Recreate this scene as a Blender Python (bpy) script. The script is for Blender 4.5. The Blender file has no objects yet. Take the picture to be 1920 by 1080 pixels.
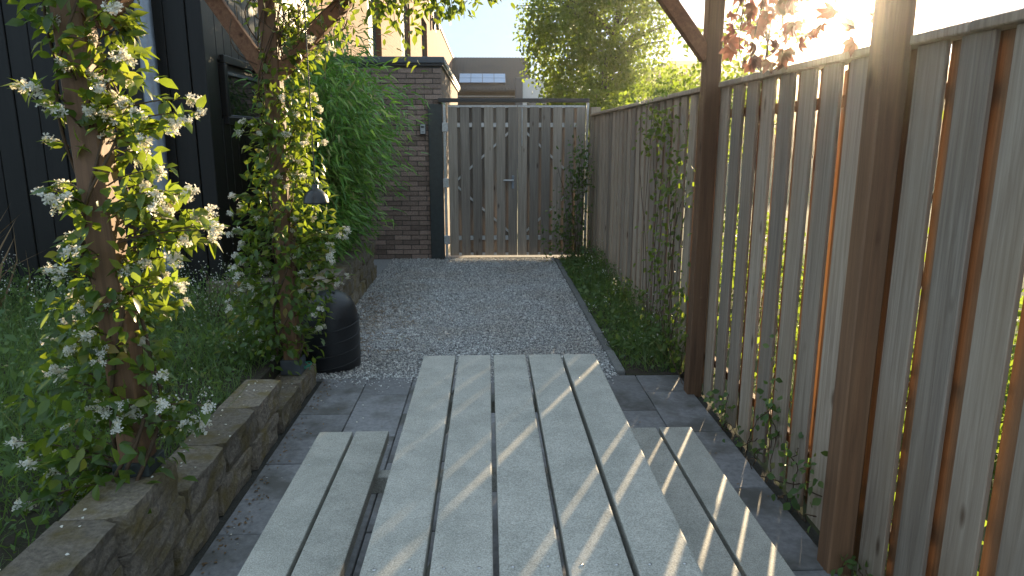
import bpy, bmesh, math, random
import numpy as np
from mathutils import Vector, Matrix

random.seed(7)
R = np.random.default_rng(11)
sc = bpy.context.scene
COL = sc.collection

# ------------------------------------------------------------------ camera
F, CH = 1300.0, 1.65
PITCH = math.atan(280 / F)
YAW = math.atan(45 * math.cos(PITCH) / F)
FW = np.array([math.sin(YAW) * math.cos(PITCH), math.cos(YAW) * math.cos(PITCH), -math.sin(PITCH)])
RT = np.array([math.cos(YAW), -math.sin(YAW), 0.0])
UP = np.cross(RT, FW)
cam_d = bpy.data.cameras.new('camera')
cam = bpy.data.objects.new('camera', cam_d)
COL.objects.link(cam)
cam.matrix_world = Matrix(((RT[0], UP[0], -FW[0], 0), (RT[1], UP[1], -FW[1], 0), (RT[2], UP[2], -FW[2], CH), (0, 0, 0, 1)))
cam_d.sensor_width = 36
cam_d.lens = 36 * F / 1920
cam_d.clip_start = 0.05
cam_d.clip_end = 3000
sc.camera = cam


def on_y(x, y, Y):          # photo pixel -> point at depth Y
    d = FW * F + RT * (x - 960) - UP * (y - 540)
    return np.array([0, 0, CH]) + d * Y / d[1]


# ------------------------------------------------------------------ light
SUN_AZ, SUN_EL = math.radians(25.5), math.radians(9.6)
w = bpy.data.worlds.new('World')
sc.world = w
w.use_nodes = True
nt = w.node_tree
bg = nt.nodes['Background']
sky = nt.nodes.new('ShaderNodeTexSky')
sky.sky_type = 'NISHITA'
sky.sun_disc = False
sky.sun_elevation = SUN_EL
sky.sun_rotation = SUN_AZ
sky.air_density = 1.0
sky.dust_density = 1.0
sky.ozone_density = 1.6
# thin high cloud, spread over the whole sky
tc = nt.nodes.new('ShaderNodeTexCoord')
mp = nt.nodes.new('ShaderNodeMapping')
mp.inputs['Scale'].default_value = (1.2, 1.2, 5.0)
nz = nt.nodes.new('ShaderNodeTexNoise')
nz.inputs['Scale'].default_value = 3.2
nz.inputs['Detail'].default_value = 9
nz.inputs['Roughness'].default_value = 0.62
nz.inputs['Distortion'].default_value = 0.7
rp = nt.nodes.new('ShaderNodeValToRGB')
rp.color_ramp.elements[0].position = 0.48
rp.color_ramp.elements[0].color = (1, 1, 1, 1)
rp.color_ramp.elements[1].position = 0.78
rp.color_ramp.elements[1].color = (1.3, 1.26, 1.22, 1)
mx = nt.nodes.new('ShaderNodeMix')
mx.data_type = 'RGBA'
mx.blend_type = 'MULTIPLY'
mx.inputs['Factor'].default_value = 1.0
nt.links.new(tc.outputs['Generated'], mp.inputs['Vector'])
nt.links.new(mp.outputs['Vector'], nz.inputs['Vector'])
nt.links.new(nz.outputs['Fac'], rp.inputs['Fac'])
vl = nt.nodes.new('ShaderNodeMix')      # thin veil of high cloud over all of the clear sky
vl.data_type = 'RGBA'
vl.inputs[0].default_value = 0.98
vl.inputs[7].default_value = (2.40, 3.15, 3.9, 1)
nt.links.new(sky.outputs['Color'], vl.inputs[6])
nt.links.new(vl.outputs[2], mx.inputs[6])
nt.links.new(rp.outputs['Color'], mx.inputs[7])
nt.links.new(mx.outputs[2], bg.inputs['Color'])
bg.inputs['Strength'].default_value = 0.09

sun_d = bpy.data.lights.new('sun', 'SUN')
sun_d.energy = 5.0
sun_d.angle = math.radians(0.5)
sun_d.color = (1.0, 0.77, 0.47)
sun = bpy.data.objects.new('sun', sun_d)
COL.objects.link(sun)
to_sun = Vector((math.sin(SUN_AZ) * math.cos(SUN_EL), math.cos(SUN_AZ) * math.cos(SUN_EL), math.sin(SUN_EL)))
sun.rotation_euler = to_sun.to_track_quat('Z', 'Y').to_euler()
sun.location = (12, 25, 8)

sc.view_settings.view_transform = 'Standard'
sc.view_settings.look = 'None'
sc.view_settings.gamma = 1
sc.view_settings.exposure = 1.82
sc.render.engine = 'CYCLES'
sc.cycles.use_denoising = True
sc.cycles.max_bounces = 8
sc.cycles.diffuse_bounces = 4
sc.cycles.glossy_bounces = 3
sc.cycles.transmission_bounces = 4
sc.cycles.transparent_max_bounces = 6
sc.cycles.caustics_reflective = False
sc.cycles.caustics_refractive = False
sc.cycles.sample_clamp_indirect = 4


# ------------------------------------------------------------------ materials
def new_mat(name):
    m = bpy.data.materials.new(name)
    m.use_nodes = True
    t = m.node_tree
    return m, t, t.nodes['Principled BSDF'], t.nodes['Material Output']


def node(t, kind, **kw):
    n = t.nodes.new(kind)
    for k, v in kw.items():
        if k in n.inputs:
            n.inputs[k].default_value = v
        else:
            setattr(n, k, v)
    return n


def ramp(t, fac, stops):
    r = t.nodes.new('ShaderNodeValToRGB')
    e = r.color_ramp.elements
    while len(e) < len(stops):
        e.new(0.5)
    for i, (p, c) in enumerate(stops):
        e[i].position = p
        e[i].color = (*c, 1)
    t.links.new(fac, r.inputs['Fac'])
    return r.outputs['Color']


def mixc(t, a, b, fac, mode='MIX'):
    m = t.nodes.new('ShaderNodeMix')
    m.data_type = 'RGBA'
    m.blend_type = mode
    for sock, v in ((m.inputs[0], fac), (m.inputs[6], a), (m.inputs[7], b)):
        if isinstance(v, (int, float)):
            sock.default_value = v
        elif isinstance(v, tuple):
            sock.default_value = (*v, 1)
        else:
            t.links.new(v, sock)
    return m.outputs[2]


def coords(t, scale=(1, 1, 1), per_object=True):
    """Object coordinates, shifted at random for each object."""
    tcn = t.nodes.new('ShaderNodeTexCoord')
    mpn = t.nodes.new('ShaderNodeMapping')
    mpn.inputs['Scale'].default_value = scale
    t.links.new(tcn.outputs['Object'], mpn.inputs['Vector'])
    if per_object:
        oi = t.nodes.new('ShaderNodeObjectInfo')
        ml = node(t, 'ShaderNodeMath', operation='MULTIPLY')
        ml.inputs[1].default_value = 37.0
        t.links.new(oi.outputs['Random'], ml.inputs[0])
        t.links.new(ml.outputs[0], mpn.inputs['Location'])
    return mpn.outputs['Vector']


def noise(t, vec, scale, detail=5, rough=0.6, dist=0.0):
    n = node(t, 'ShaderNodeTexNoise', Scale=scale, Detail=detail, Roughness=rough, Distortion=dist)
    t.links.new(vec, n.inputs['Vector'])
    return n.outputs['Fac']


def bump(t, b, h, strength, dist=0.01):
    n = node(t, 'ShaderNodeBump', Strength=strength, Distance=dist)
    t.links.new(h, n.inputs['Height'])
    t.links.new(n.outputs['Normal'], b.inputs['Normal'])


def obj_random(t):
    return t.nodes.new('ShaderNodeObjectInfo').outputs['Random']


def wood(name, dark, light, tint, axis=2, rough=0.75, grain=60):
    """Sawn timber: grain stretched along one axis, knots, weather stains, a shade of its own per board."""
    m, t, b, o = new_mat(name)
    s = [grain, grain, grain]
    s[axis] = grain * 0.035
    v = coords(t, tuple(s))
    g = noise(t, v, 1.0, 6, 0.65, 0.6)
    v2 = coords(t, (3.0, 3.0, 3.0) if axis != 2 else (4, 4, 1.2))
    blot = noise(t, v2, 1.0, 4, 0.6)
    c = ramp(t, g, [(0.28, dark), (0.72, light)])
    c = mixc(t, c, tint, ramp(t, blot, [(0.42, (0, 0, 0)), (0.75, (0.6, 0.6, 0.6))]))
    vk = node(t, 'ShaderNodeTexVoronoi', Scale=1.0)
    ks = [7.0, 7.0, 7.0]
    ks[axis] = 2.6
    t.links.new(coords(t, tuple(ks)), vk.inputs['Vector'])
    kn = ramp(t, vk.outputs['Distance'], [(0.05, (0.42, 0.36, 0.32)), (0.13, (1, 1, 1))])
    c = mixc(t, c, kn, 1.0, 'MULTIPLY')
    k = ramp(t, obj_random(t), [(0.0, (0.66, 0.66, 0.67)), (1.0, (1.16, 1.13, 1.1))])
    c = mixc(t, c, k, 1.0, 'MULTIPLY')
    t.links.new(c, b.inputs['Base Color'])
    b.inputs['Roughness'].default_value = rough
    b.inputs['Specular IOR Level'].default_value = 0.3
    bump(t, b, g, 0.5 if rough > 0.55 else 0.2, 0.004)
    return m


def stone(name, c0, c1, scale=40, rough=0.9, moss=None, bumpd=0.01, vary=0.35, bstr=0.6):
    m, t, b, o = new_mat(name)
    v = coords(t)
    n1 = noise(t, v, scale, 8, 0.7)
    n2 = noise(t, v, scale * 0.12, 4, 0.6)
    c = ramp(t, n1, [(0.3, c0), (0.72, c1)])
    if moss:
        c = mixc(t, c, moss, ramp(t, n2, [(0.46, (0, 0, 0)), (0.66, (0.85, 0.85, 0.85))]))
    k = ramp(t, obj_random(t), [(0.0, (1 - vary,) * 3), (1.0, (1 + vary * 0.6,) * 3)])
    c = mixc(t, c, k, 1.0, 'MULTIPLY')
    t.links.new(c, b.inputs['Base Color'])
    b.inputs['Roughness'].default_value = rough
    bump(t, b, n1, bstr, bumpd)
    return m


def leafmat(name, stops, trans=0.45, tcol=(0.45, 0.60, 0.05), rough=0.4, spec=0.5):
    m, t, b, o = new_mat(name)
    gi = t.nodes.new('ShaderNodeNewGeometry')
    c = ramp(t, gi.outputs['Random Per Island'], stops)
    t.links.new(c, b.inputs['Base Color'])
    b.inputs['Roughness'].default_value = rough
    b.inputs['Specular IOR Level'].default_value = spec
    tr = node(t, 'ShaderNodeBsdfTranslucent')
    tc2 = mixc(t, c, tcol, 0.55)
    t.links.new(tc2, tr.inputs['Color'])
    ms = node(t, 'ShaderNodeMixShader', Fac=trans)
    t.links.new(b.outputs[0], ms.inputs[1])
    t.links.new(tr.outputs[0], ms.inputs[2])
    t.links.new(ms.outputs[0], o.inputs['Surface'])
    return m


def plain(name, col, rough=0.5, metal=0.0, spec=0.5, vary=0.15, nscale=20):
    m, t, b, o = new_mat(name)
    n = noise(t, coords(t), nscale, 5, 0.65)
    lo = tuple(x * (1 - vary) for x in col)
    hi = tuple(min(1, x * (1 + vary)) for x in col)
    t.links.new(ramp(t, n, [(0.3, lo), (0.7, hi)]), b.inputs['Base Color'])
    r = node(t, 'ShaderNodeMapRange')
    r.inputs['To Min'].default_value = max(0, rough - 0.1)
    r.inputs['To Max'].default_value = min(1, rough + 0.12)
    t.links.new(n, r.inputs['Value'])
    t.links.new(r.outputs[0], b.inputs['Roughness'])
    b.inputs['Metallic'].default_value = metal
    b.inputs['Specular IOR Level'].default_value = spec
    return m


M = {}
M['fence'] = wood('weathered_fence_wood', (0.26, 0.20, 0.152), (0.55, 0.468, 0.375), (0.40, 0.305, 0.21), grain=55)
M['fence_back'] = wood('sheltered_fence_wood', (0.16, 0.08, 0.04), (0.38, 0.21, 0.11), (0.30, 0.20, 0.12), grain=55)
M['gate'] = wood('gate_wood', (0.19, 0.16, 0.132), (0.41, 0.36, 0.305), (0.29, 0.25, 0.21), grain=50)
M['post'] = wood('pergola_timber', (0.115, 0.064, 0.038), (0.30, 0.168, 0.092), (0.18, 0.105, 0.065), grain=45, rough=0.65)
M['beam'] = wood('pergola_beam_timber', (0.13, 0.06, 0.035), (0.28, 0.15, 0.08), (0.2, 0.1, 0.06), axis=0, grain=45)
M['beam_long'] = wood('pergola_long_beam_timber', (0.13, 0.06, 0.035), (0.28, 0.15, 0.08), (0.2, 0.1, 0.06), axis=1, grain=45)
M['black_wood'] = wood('black_cladding', (0.0045, 0.0047, 0.0045), (0.013, 0.0132, 0.0125), (0.009, 0.0095, 0.0088), rough=0.5, grain=50)
M['slab'] = stone('paving_slab', (0.14, 0.138, 0.145), (0.27, 0.265, 0.27), 34, 0.75, moss=(0.085, 0.080, 0.070), bumpd=0.004, vary=0.2, bstr=0.3)
M['joint'] = stone('joint_sand', (0.03, 0.028, 0.024), (0.08, 0.075, 0.06), 90, 0.95)
M['block'] = stone('split_block', (0.11, 0.09, 0.07), (0.36, 0.30, 0.23), 55, 0.95, moss=(0.17, 0.125, 0.035), bumpd=0.02, bstr=0.9)
M['concrete'] = stone('concrete', (0.22, 0.21, 0.2), (0.4, 0.39, 0.37), 60, 0.9, bumpd=0.004)
M['kerb'] = stone('edging', (0.10, 0.10, 0.10), (0.22, 0.22, 0.21), 60, 0.9, bumpd=0.004)
M['brick'] = stone('dark_brick', (0.19, 0.135, 0.11), (0.43, 0.31, 0.25), 60, 0.9, bumpd=0.006, vary=0.42)
M['mortar'] = stone('mortar', (0.09, 0.085, 0.08), (0.18, 0.17, 0.16), 120, 0.95)
M['zinc'] = plain('zinc', (0.23, 0.26, 0.30), 0.45, 0.6, vary=0.25, nscale=9)
M['steel'] = plain('galvanised_steel', (0.52, 0.53, 0.53), 0.42, 0.85, vary=0.2, nscale=40)
M['dark_steel'] = plain('dark_steel', (0.045, 0.055, 0.055), 0.5, 0.2, vary=0.2)
M['black_plastic'] = plain('black_plastic', (0.016, 0.017, 0.019), 0.42, 0, 0.5, vary=0.3, nscale=8)
M['black_metal'] = plain('black_metal', (0.02, 0.021, 0.022), 0.3, 0, 0.5)
M['brass'] = plain('lamp_inside', (0.5, 0.35, 0.15), 0.4, 0.6)
M['grey_plastic'] = plain('grey_plastic', (0.45, 0.46, 0.46), 0.5)
M['coping'] = plain('grey_coping', (0.09, 0.10, 0.115), 0.5, 0.2, vary=0.12)
M['white'] = plain('white_render', (0.75, 0.75, 0.73), 0.8, vary=0.06)
M['slate'] = plain('slate_roof', (0.035, 0.037, 0.041), 0.8, vary=0.2, nscale=3)
M['solar'] = plain('solar_glass', (0.25, 0.33, 0.45), 0.12, 0.4, 0.8, vary=0.05)
M['far_wall'] = plain('far_wall', (0.09, 0.075, 0.062), 0.9, vary=0.2, nscale=4)
M['screw'] = plain('screw', (0.5, 0.5, 0.5), 0.35, 0.9)
M['dark_frame'] = plain('dark_frame', (0.035, 0.035, 0.037), 0.5)
M['stem'] = plain('vine_stem', (0.09, 0.055, 0.03), 0.8, vary=0.4)
M['culm'] = plain('bamboo_culm', (0.10, 0.14, 0.035), 0.5, vary=0.4)
M['bark'] = plain('bark', (0.10, 0.085, 0.07), 0.9, vary=0.5, nscale=30)
M['teal'] = plain('green_twine', (0.03, 0.30, 0.20), 0.6)


def glass_mat():
    m, t, b, o = new_mat('window_glass')
    b.inputs['Base Color'].default_value = (0.012, 0.015, 0.016, 1)
    b.inputs['Roughness'].default_value = 0.04
    b.inputs['Specular IOR Level'].default_value = 1.0
    v = coords(t)
    bump(t, b, noise(t, v, 1.3, 2, 0.5), 0.04, 0.05)
    return m


M['glass'] = glass_mat()
M['mirror_glass'] = plain('sky_reflection_glass', (0.62, 0.68, 0.72), 0.12, 0.9, vary=0.05)  # pale metallic base stands in for sky reflected in ordinary panes


def composite_mat():
    """Speckled grey recycled-plastic plank."""
    m, t, b, o = new_mat('speckled_composite')
    v = coords(t)
    n1 = noise(t, v, 260, 3, 0.8)
    n2 = noise(t, v, 9, 5, 0.6)
    n3 = noise(t, v, 90, 4, 0.7, 1.5)
    c = ramp(t, n1, [(0.30, (0.20, 0.192, 0.172)), (0.48, (0.38, 0.367, 0.33)), (0.60, (0.48, 0.462, 0.42)), (0.74, (0.68, 0.66, 0.61))])
    c = mixc(t, c, ramp(t, n3, [(0.3, (0.78, 0.78, 0.78)), (0.7, (1.14, 1.14, 1.14))]), 1.0, 'MULTIPLY')
    c = mixc(t, c, ramp(t, n2, [(0.3, (0.76, 0.77, 0.75)), (0.7, (1.08, 1.07, 1.05))]), 1.0, 'MULTIPLY')
    t.links.new(c, b.inputs['Base Color'])
    b.inputs['Roughness'].default_value = 0.62
    b.inputs['Specular IOR Level'].default_value = 0.45
    bump(t, b, n3, 0.35, 0.002)
    return m


M['plank'] = composite_mat()


def pebble_mat():
    m, t, b, o = new_mat('gravel_pebbles')
    gi = t.nodes.new('ShaderNodeNewGeometry')
    c = ramp(t, gi.outputs['Random Per Island'], [(0.0, (0.14, 0.14, 0.145)), (0.3, (0.42, 0.42, 0.42)), (0.62, (0.68, 0.68, 0.67)), (1.0, (0.88, 0.88, 0.87))])
    v = coords(t, per_object=False)
    n = noise(t, v, 1.6, 4, 0.6)
    c = mixc(t, c, ramp(t, n, [(0.40, (1.0, 1.0, 1.0)), (0.75, (0.86, 0.77, 0.68))]), 1.0, 'MULTIPLY')
    t.links.new(c, b.inputs['Base Color'])
    b.inputs['Roughness'].default_value = 0.7
    return m


M['pebble'] = pebble_mat()
M['gravel_bed'] = stone('gravel_bed', (0.30, 0.30, 0.30), (0.58, 0.57, 0.56), 120, 0.95)
M['soil'] = stone('soil', (0.02, 0.015, 0.01), (0.065, 0.05, 0.035), 40, 1.0, moss=(0.03, 0.045, 0.014), bumpd=0.03)
M['earth'] = stone('earth_ground', (0.035, 0.04, 0.018), (0.09, 0.095, 0.045), 3, 1.0, moss=(0.05, 0.075, 0.02))


def brick_wall_mat(name, c1, c2, mort, bw=0.23, bh=0.065, axis='X'):
    m, t, b, o = new_mat(name)
    tcn = t.nodes.new('ShaderNodeTexCoord')
    sp = t.nodes.new('ShaderNodeSeparateXYZ')
    cb = t.nodes.new('ShaderNodeCombineXYZ')
    t.links.new(tcn.outputs['Object'], sp.inputs[0])
    t.links.new(sp.outputs['Y' if axis == 'X' else 'X'], cb.inputs[0])
    t.links.new(sp.outputs['Z'], cb.inputs[1])
    bt = t.nodes.new('ShaderNodeTexBrick')
    bt.inputs['Color1'].default_value = (*c1, 1)
    bt.inputs['Color2'].default_value = (*c2, 1)
    bt.inputs['Mortar'].default_value = (*mort, 1)
    bt.inputs['Scale'].default_value = 1
    bt.inputs['Brick Width'].default_value = bw
    bt.inputs['Row Height'].default_value = bh
    bt.inputs['Mortar Size'].default_value = 0.007
    t.links.new(cb.outputs[0], bt.inputs['Vector'])
    n = noise(t, tcn.outputs['Object'], 1.2, 6, 0.7)
    c = mixc(t, bt.outputs['Color'], ramp(t, n, [(0.3, (0.8, 0.8, 0.8)), (0.7, (1.15, 1.12, 1.1))]), 1.0, 'MULTIPLY')
    t.links.new(c, b.inputs['Base Color'])
    b.inputs['Roughness'].default_value = 0.9
    bump(t, b, bt.outputs['Fac'], -0.6, 0.01)
    return m


M['tan_brick'] = brick_wall_mat('tan_brickwork', (0.22, 0.10, 0.052), (0.16, 0.068, 0.034), (0.17, 0.11, 0.08))
M['side_brick'] = brick_wall_mat('shed_side_brickwork', (0.19, 0.125, 0.095), (0.12, 0.08, 0.06), (0.12, 0.11, 0.1))

M['jasmine'] = leafmat('jasmine_leaf', [(0, (0.025, 0.06, 0.012)), (0.5, (0.05, 0.11, 0.02)), (0.85, (0.10, 0.16, 0.03)), (0.96, (0.20, 0.21, 0.04)), (1, (0.30, 0.19, 0.05))], 0.45, (0.50, 0.62, 0.04), 0.33)
M['petal'] = leafmat('jasmine_petal', [(0, (0.72, 0.71, 0.64)), (0.8, (0.84, 0.83, 0.78)), (1, (0.78, 0.68, 0.48))], 0.42, (0.9, 0.80, 0.58), 0.6, 0.3)
M['bamboo'] = leafmat('bamboo_leaf', [(0, (0.05, 0.13, 0.022)), (0.55, (0.10, 0.24, 0.04)), (0.92, (0.24, 0.36, 0.07)), (1, (0.30, 0.25, 0.11))], 0.4, (0.28, 0.55, 0.06), 0.45)
M['birch'] = leafmat('birch_leaf', [(0, (0.035, 0.065, 0.014)), (0.6, (0.07, 0.13, 0.024)), (1, (0.16, 0.22, 0.04))], 0.5, (0.52, 0.68, 0.06), 0.45)
M['weed'] = leafmat('weed_leaf', [(0, (0.055, 0.11, 0.035)), (0.6, (0.09, 0.165, 0.05)), (0.93, (0.14, 0.21, 0.065)), (1, (0.28, 0.25, 0.11))], 0.4, (0.4, 0.55, 0.08), 0.55)
M['creeper'] = leafmat('creeper_leaf', [(0, (0.06, 0.05, 0.02)), (0.5, (0.08, 0.045, 0.025)), (1, (0.13, 0.05, 0.035))], 0.35, (0.50, 0.20, 0.16), 0.45)
M['dry'] = leafmat('dry_leaf', [(0, (0.10, 0.06, 0.035)), (1, (0.28, 0.19, 0.11))], 0.3, (0.5, 0.3, 0.1), 0.8, 0.2)


# ------------------------------------------------------------------ builders
def link(o, parent=None):
    COL.objects.link(o)
    if parent:
        o.parent = parent
    return o


def tag(o, label, cat, group=None):
    o['label'] = label
    o['category'] = cat
    if group:
        o['group'] = group
    return o


def empty(name, loc=(0, 0, 0)):
    o = bpy.data.objects.new(name, None)
    o.location = loc
    o.empty_display_size = 0.2
    return link(o)


def rel(o, parent):
    """Parent o, whose coordinates are given in the world, under a parent placed by location only."""
    o.parent = parent
    o.matrix_parent_inverse = Matrix.Translation(-parent.location)
    return o


def mesh_obj(name, me, mat, parent=None, loc=(0, 0, 0)):
    o = bpy.data.objects.new(name, me)
    o.location = loc
    link(o)
    if mat and not me.materials:
        me.materials.append(mat)
    if parent:
        rel(o, parent)
    return o


def box_mesh(name, sx, sy, sz, bevel=0.0, seg=1):
    bm = bmesh.new()
    bmesh.ops.create_cube(bm, size=1)
    for v in bm.verts:
        v.co.x *= sx
        v.co.y *= sy
        v.co.z *= sz
    if bevel > 0:
        bmesh.ops.bevel(bm, geom=bm.edges[:], offset=bevel, segments=seg, affect='EDGES', profile=0.6)
    me = bpy.data.meshes.new(name)
    bm.to_mesh(me)
    bm.free()
    return me


def box(name, xr, yr, zr, mat, parent=None, bevel=0.004, seg=1):
    me = box_mesh(name, xr[1] - xr[0], yr[1] - yr[0], zr[1] - zr[0], bevel, seg)
    return mesh_obj(name, me, mat, parent, ((xr[0] + xr[1]) / 2, (yr[0] + yr[1]) / 2, (zr[0] + zr[1]) / 2))


def structure(o):
    o['kind'] = 'structure'
    return o


def stuff(o):
    o['kind'] = 'stuff'
    return o


def np_mesh(name, V, faces_idx, n_side):
    """V (n,3) and faces (m, n_side) arrays into a mesh, fast."""
    me = bpy.data.meshes.new(name)
    me.vertices.add(len(V))
    me.vertices.foreach_set('co', np.ascontiguousarray(V, dtype=np.float32).ravel())
    m = len(faces_idx)
    me.loops.add(m * n_side)
    me.loops.foreach_set('vertex_index', np.ascontiguousarray(faces_idx, dtype=np.int32).ravel())
    me.polygons.add(m)
    me.polygons.foreach_set('loop_start', np.arange(0, m * n_side, n_side, dtype=np.int32))
    me.polygons.foreach_set('loop_total', np.full(m, n_side, dtype=np.int32))
    me.update()
    me.validate()
    return me


def unit(v):
    return v / np.maximum(np.linalg.norm(v, axis=-1, keepdims=True), 1e-9)


# leaf templates: x across, y along (0..1), z along the normal
LEAF_V = np.array([[0, 0, 0], [-.36, .28, .07], [0, .3, 0], [.36, .28, .07], [-.42, .56, .03], [0, .6, -.04], [.42, .56, .03], [0, 1, -.16]], float)
LEAF_F = np.array([[0, 2, 1], [0, 3, 2], [1, 2, 5], [1, 5, 4], [2, 3, 6], [2, 6, 5], [4, 5, 7], [5, 6, 7]])
BLADE_V = np.array([[-.5, 0, 0], [.5, 0, 0], [-.45, .35, .05], [.45, .35, .05], [-.3, .7, .0], [.3, .7, .0], [0, 1, -.12]], float)
BLADE_F = np.array([[0, 1, 3], [0, 3, 2], [2, 3, 5], [2, 5, 4], [4, 5, 6]])
QUICK_V = np.array([[0, 0, 0], [-.45, .45, .06], [.45, .45, .06], [0, 1, -.08]], float)
QUICK_F = np.array([[0, 2, 1], [1, 2, 3]])


def palmate():
    V, Fc = [], []
    for a, l in ((0, 1.0), (.65, .9), (-.65, .9), (1.35, .62), (-1.35, .62)):
        c, s = math.cos(a), math.sin(a)
        base = len(V)
        for x, y, z in LEAF_V:
            x, y, z = x * .55 * l, y * l, z * l - .12 * y * y
            V.append((x * c + y * s, -x * s + y * c, z))
        Fc += [[i + base for i in f] for f in LEAF_F.tolist()]
    return np.array(V), np.array(Fc)


PALM_V, PALM_F = palmate()


def leaf_cloud(name, P, D, N, L, W, mat, parent=None, tpl=(LEAF_V, LEAF_F), kind=True):
    TV, TF = tpl
    D = unit(D)
    S = unit(np.cross(D, N))
    N = np.cross(S, D)
    L = np.broadcast_to(np.asarray(L, float), (len(P),))
    W = np.broadcast_to(np.asarray(W, float), (len(P),))
    V = (P[:, None, :] + S[:, None, :] * (TV[None, :, 0:1] * W[:, None, None]) + D[:, None, :] * (TV[None, :, 1:2] * L[:, None, None])
         + N[:, None, :] * (TV[None, :, 2:3] * L[:, None, None]))
    k = len(TV)
    Fc = TF[None] + (np.arange(len(P)) * k)[:, None, None]
    me = np_mesh(name, V.reshape(-1, 3), Fc.reshape(-1, 3), 3)
    o = mesh_obj(name, me, mat, parent)
    if kind:
        stuff(o)
    return o


def tube_arrays(path, rad, sides=6):
    path = np.asarray(path, float)
    n = len(path)
    rad = np.broadcast_to(np.asarray(rad, float), (n,))
    T = unit(np.gradient(path, axis=0))
    ref = np.array([0.31, 0.17, 0.93]) if abs(T[0][2]) < 0.8 else np.array([1.0, 0.2, 0.05])
    A = unit(np.cross(T, ref))
    B = np.cross(T, A)
    ang = np.linspace(0, 2 * math.pi, sides, endpoint=False)
    V = path[:, None] + rad[:, None, None] * (A[:, None] * np.cos(ang)[None, :, None] + B[:, None] * np.sin(ang)[None, :, None])
    Fc = []
    for i in range(n - 1):
        for j in range(sides):
            a, b = i * sides + j, i * sides + (j + 1) % sides
            Fc.append((a, b, b + sides, a + sides))
    return V.reshape(-1, 3), np.array(Fc)


def tubes(name, paths, mat, parent=None, sides=6):
    Vs, Fs, off = [], [], 0
    for path, rad in paths:
        V, Fc = tube_arrays(path, rad, sides)
        Vs.append(V)
        Fs.append(Fc + off)
        off += len(V)
    me = np_mesh(name, np.vstack(Vs), np.vstack(Fs), 4)
    me.polygons.foreach_set('use_smooth', [True] * len(me.polygons))
    o = mesh_obj(name, me, mat, parent)
    if parent and name in ('stems', 'bare_stems', 'culms', 'limbs', 'stalks'):
        stuff(o)
    return o


def lathe(name, prof, mat, parent=None, loc=(0, 0, 0), sides=48):
    V, Fc = [], []
    for r, z in prof:
        for j in range(sides):
            a = 2 * math.pi * j / sides
            V.append((r * math.cos(a), r * math.sin(a), z))
    for i in range(len(prof) - 1):
        for j in range(sides):
            k = (j + 1) % sides
            Fc.append((i * sides + j, i * sides + k, (i + 1) * sides + k, (i + 1) * sides + j))
    me = np_mesh(name, np.array(V), np.array(Fc), 4)
    me.polygons.foreach_set('use_smooth', [True] * len(me.polygons))
    return mesh_obj(name, me, mat, parent, loc)


def beam_between(name, a, b, wx, wy, mat, parent, bevel=0.005):
    """Squared timber from a to b."""
    a, b = Vector(a), Vector(b)
    d = b - a
    me = box_mesh(name, wx, wy, d.length, bevel)
    o = mesh_obj(name, me, mat)
    q = d.to_track_quat('Z', 'Y')
    o.rotation_mode = 'QUATERNION'
    o.rotation_quaternion = q
    o.location = (a + b) / 2
    if parent:
        rel(o, parent)
    return o


def plane(name, xr, yr, z, mat):
    me = np_mesh(name, np.array([[xr[0], yr[0], z], [xr[1], yr[0], z], [xr[1], yr[1], z], [xr[0], yr[1], z]]), np.array([[0, 1, 2, 3]]), 4)
    return mesh_obj(name, me, mat)


# ================================================================== SETTING
structure(plane('ground', (-190, 190), (-90, 290), -0.012, M['earth']))

# paving: bed of joint sand plus slabs in half bond
pav = structure(plane('paving', (-1.36, 1.40), (-3.0, 4.62), -0.004, M['joint']))
SW, SL = 0.3115, 0.648
slab_me = [box_mesh('slab', SW - 0.005, SL - 0.005, 0.05, 0.004) for _ in range(1)]
half_me = box_mesh('slab_half', SW - 0.005, SL / 2 - 0.005, 0.05, 0.004)
for c in range(8):
    x = -1.155 + SW * (c + 0.5)
    y = 4.62
    first = True
    while y > 0.5:
        ln = SL
        me = slab_me[0]
        if first and c % 2 == 1:
            ln = SL / 2
            me = half_me
        first = False
        o = mesh_obj('slab', me, M['slab'], pav, (x, y - ln / 2, -0.005 + random.uniform(-.0015, .0015)))
        o.rotation_euler = (random.uniform(-.003, .003), random.uniform(-.003, .003), math.pi * random.randint(0, 1))
        y -= ln

# gravel: bed and loose pebbles
structure(plane('gravel_path', (-2.3, 0.93), (4.62, 9.66), 0.0, M['gravel_bed']))
octa = np.array([[1, 0, 0], [-1, 0, 0], [0, 1, 0], [0, -1, 0], [0, 0, 1], [0, 0, -1]], float)
octf = np.array([[0, 2, 4], [2, 1, 4], [1, 3, 4], [3, 0, 4], [2, 0, 5], [1, 2, 5], [3, 1, 5], [0, 3, 5]])
NP = 62000
px = R.uniform(-1.36, 0.91, NP)
py = 4.63 + (9.62 - 4.63) * R.uniform(0, 1, NP) ** 1.15
pz = R.uniform(0.0, 0.012, NP) + 0.006 * np.sin(px * 3.1 + 1) * np.sin(py * 2.3)
ne = 420
px[:ne] = R.uniform(-1.1, 0.85, ne)
py[:ne] = 4.625 - np.abs(R.normal(size=ne)) * 0.10
pz[:ne] = 0.017
keep = ~((px < -1.0) & (py > 8.4) & (px < -1.35))
px, py, pz = px[keep], py[keep], pz[keep]
n = len(px)
s = R.uniform(0.0042, 0.0085, n) * np.where(R.uniform(size=n) < .10, R.uniform(1.3, 2.0, n), 1.0)
th = R.uniform(0, 6.28, n)
jit = R.uniform(0.65, 1.35, (n, 6, 1))
O = octa[None] * jit * np.stack([s, s * R.uniform(.6, 1, n), s * R.uniform(.45, .8, n)], 1)[:, None, :]
ct, st = np.cos(th)[:, None], np.sin(th)[:, None]
tilt = R.uniform(-.5, .5, (n, 1))
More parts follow.
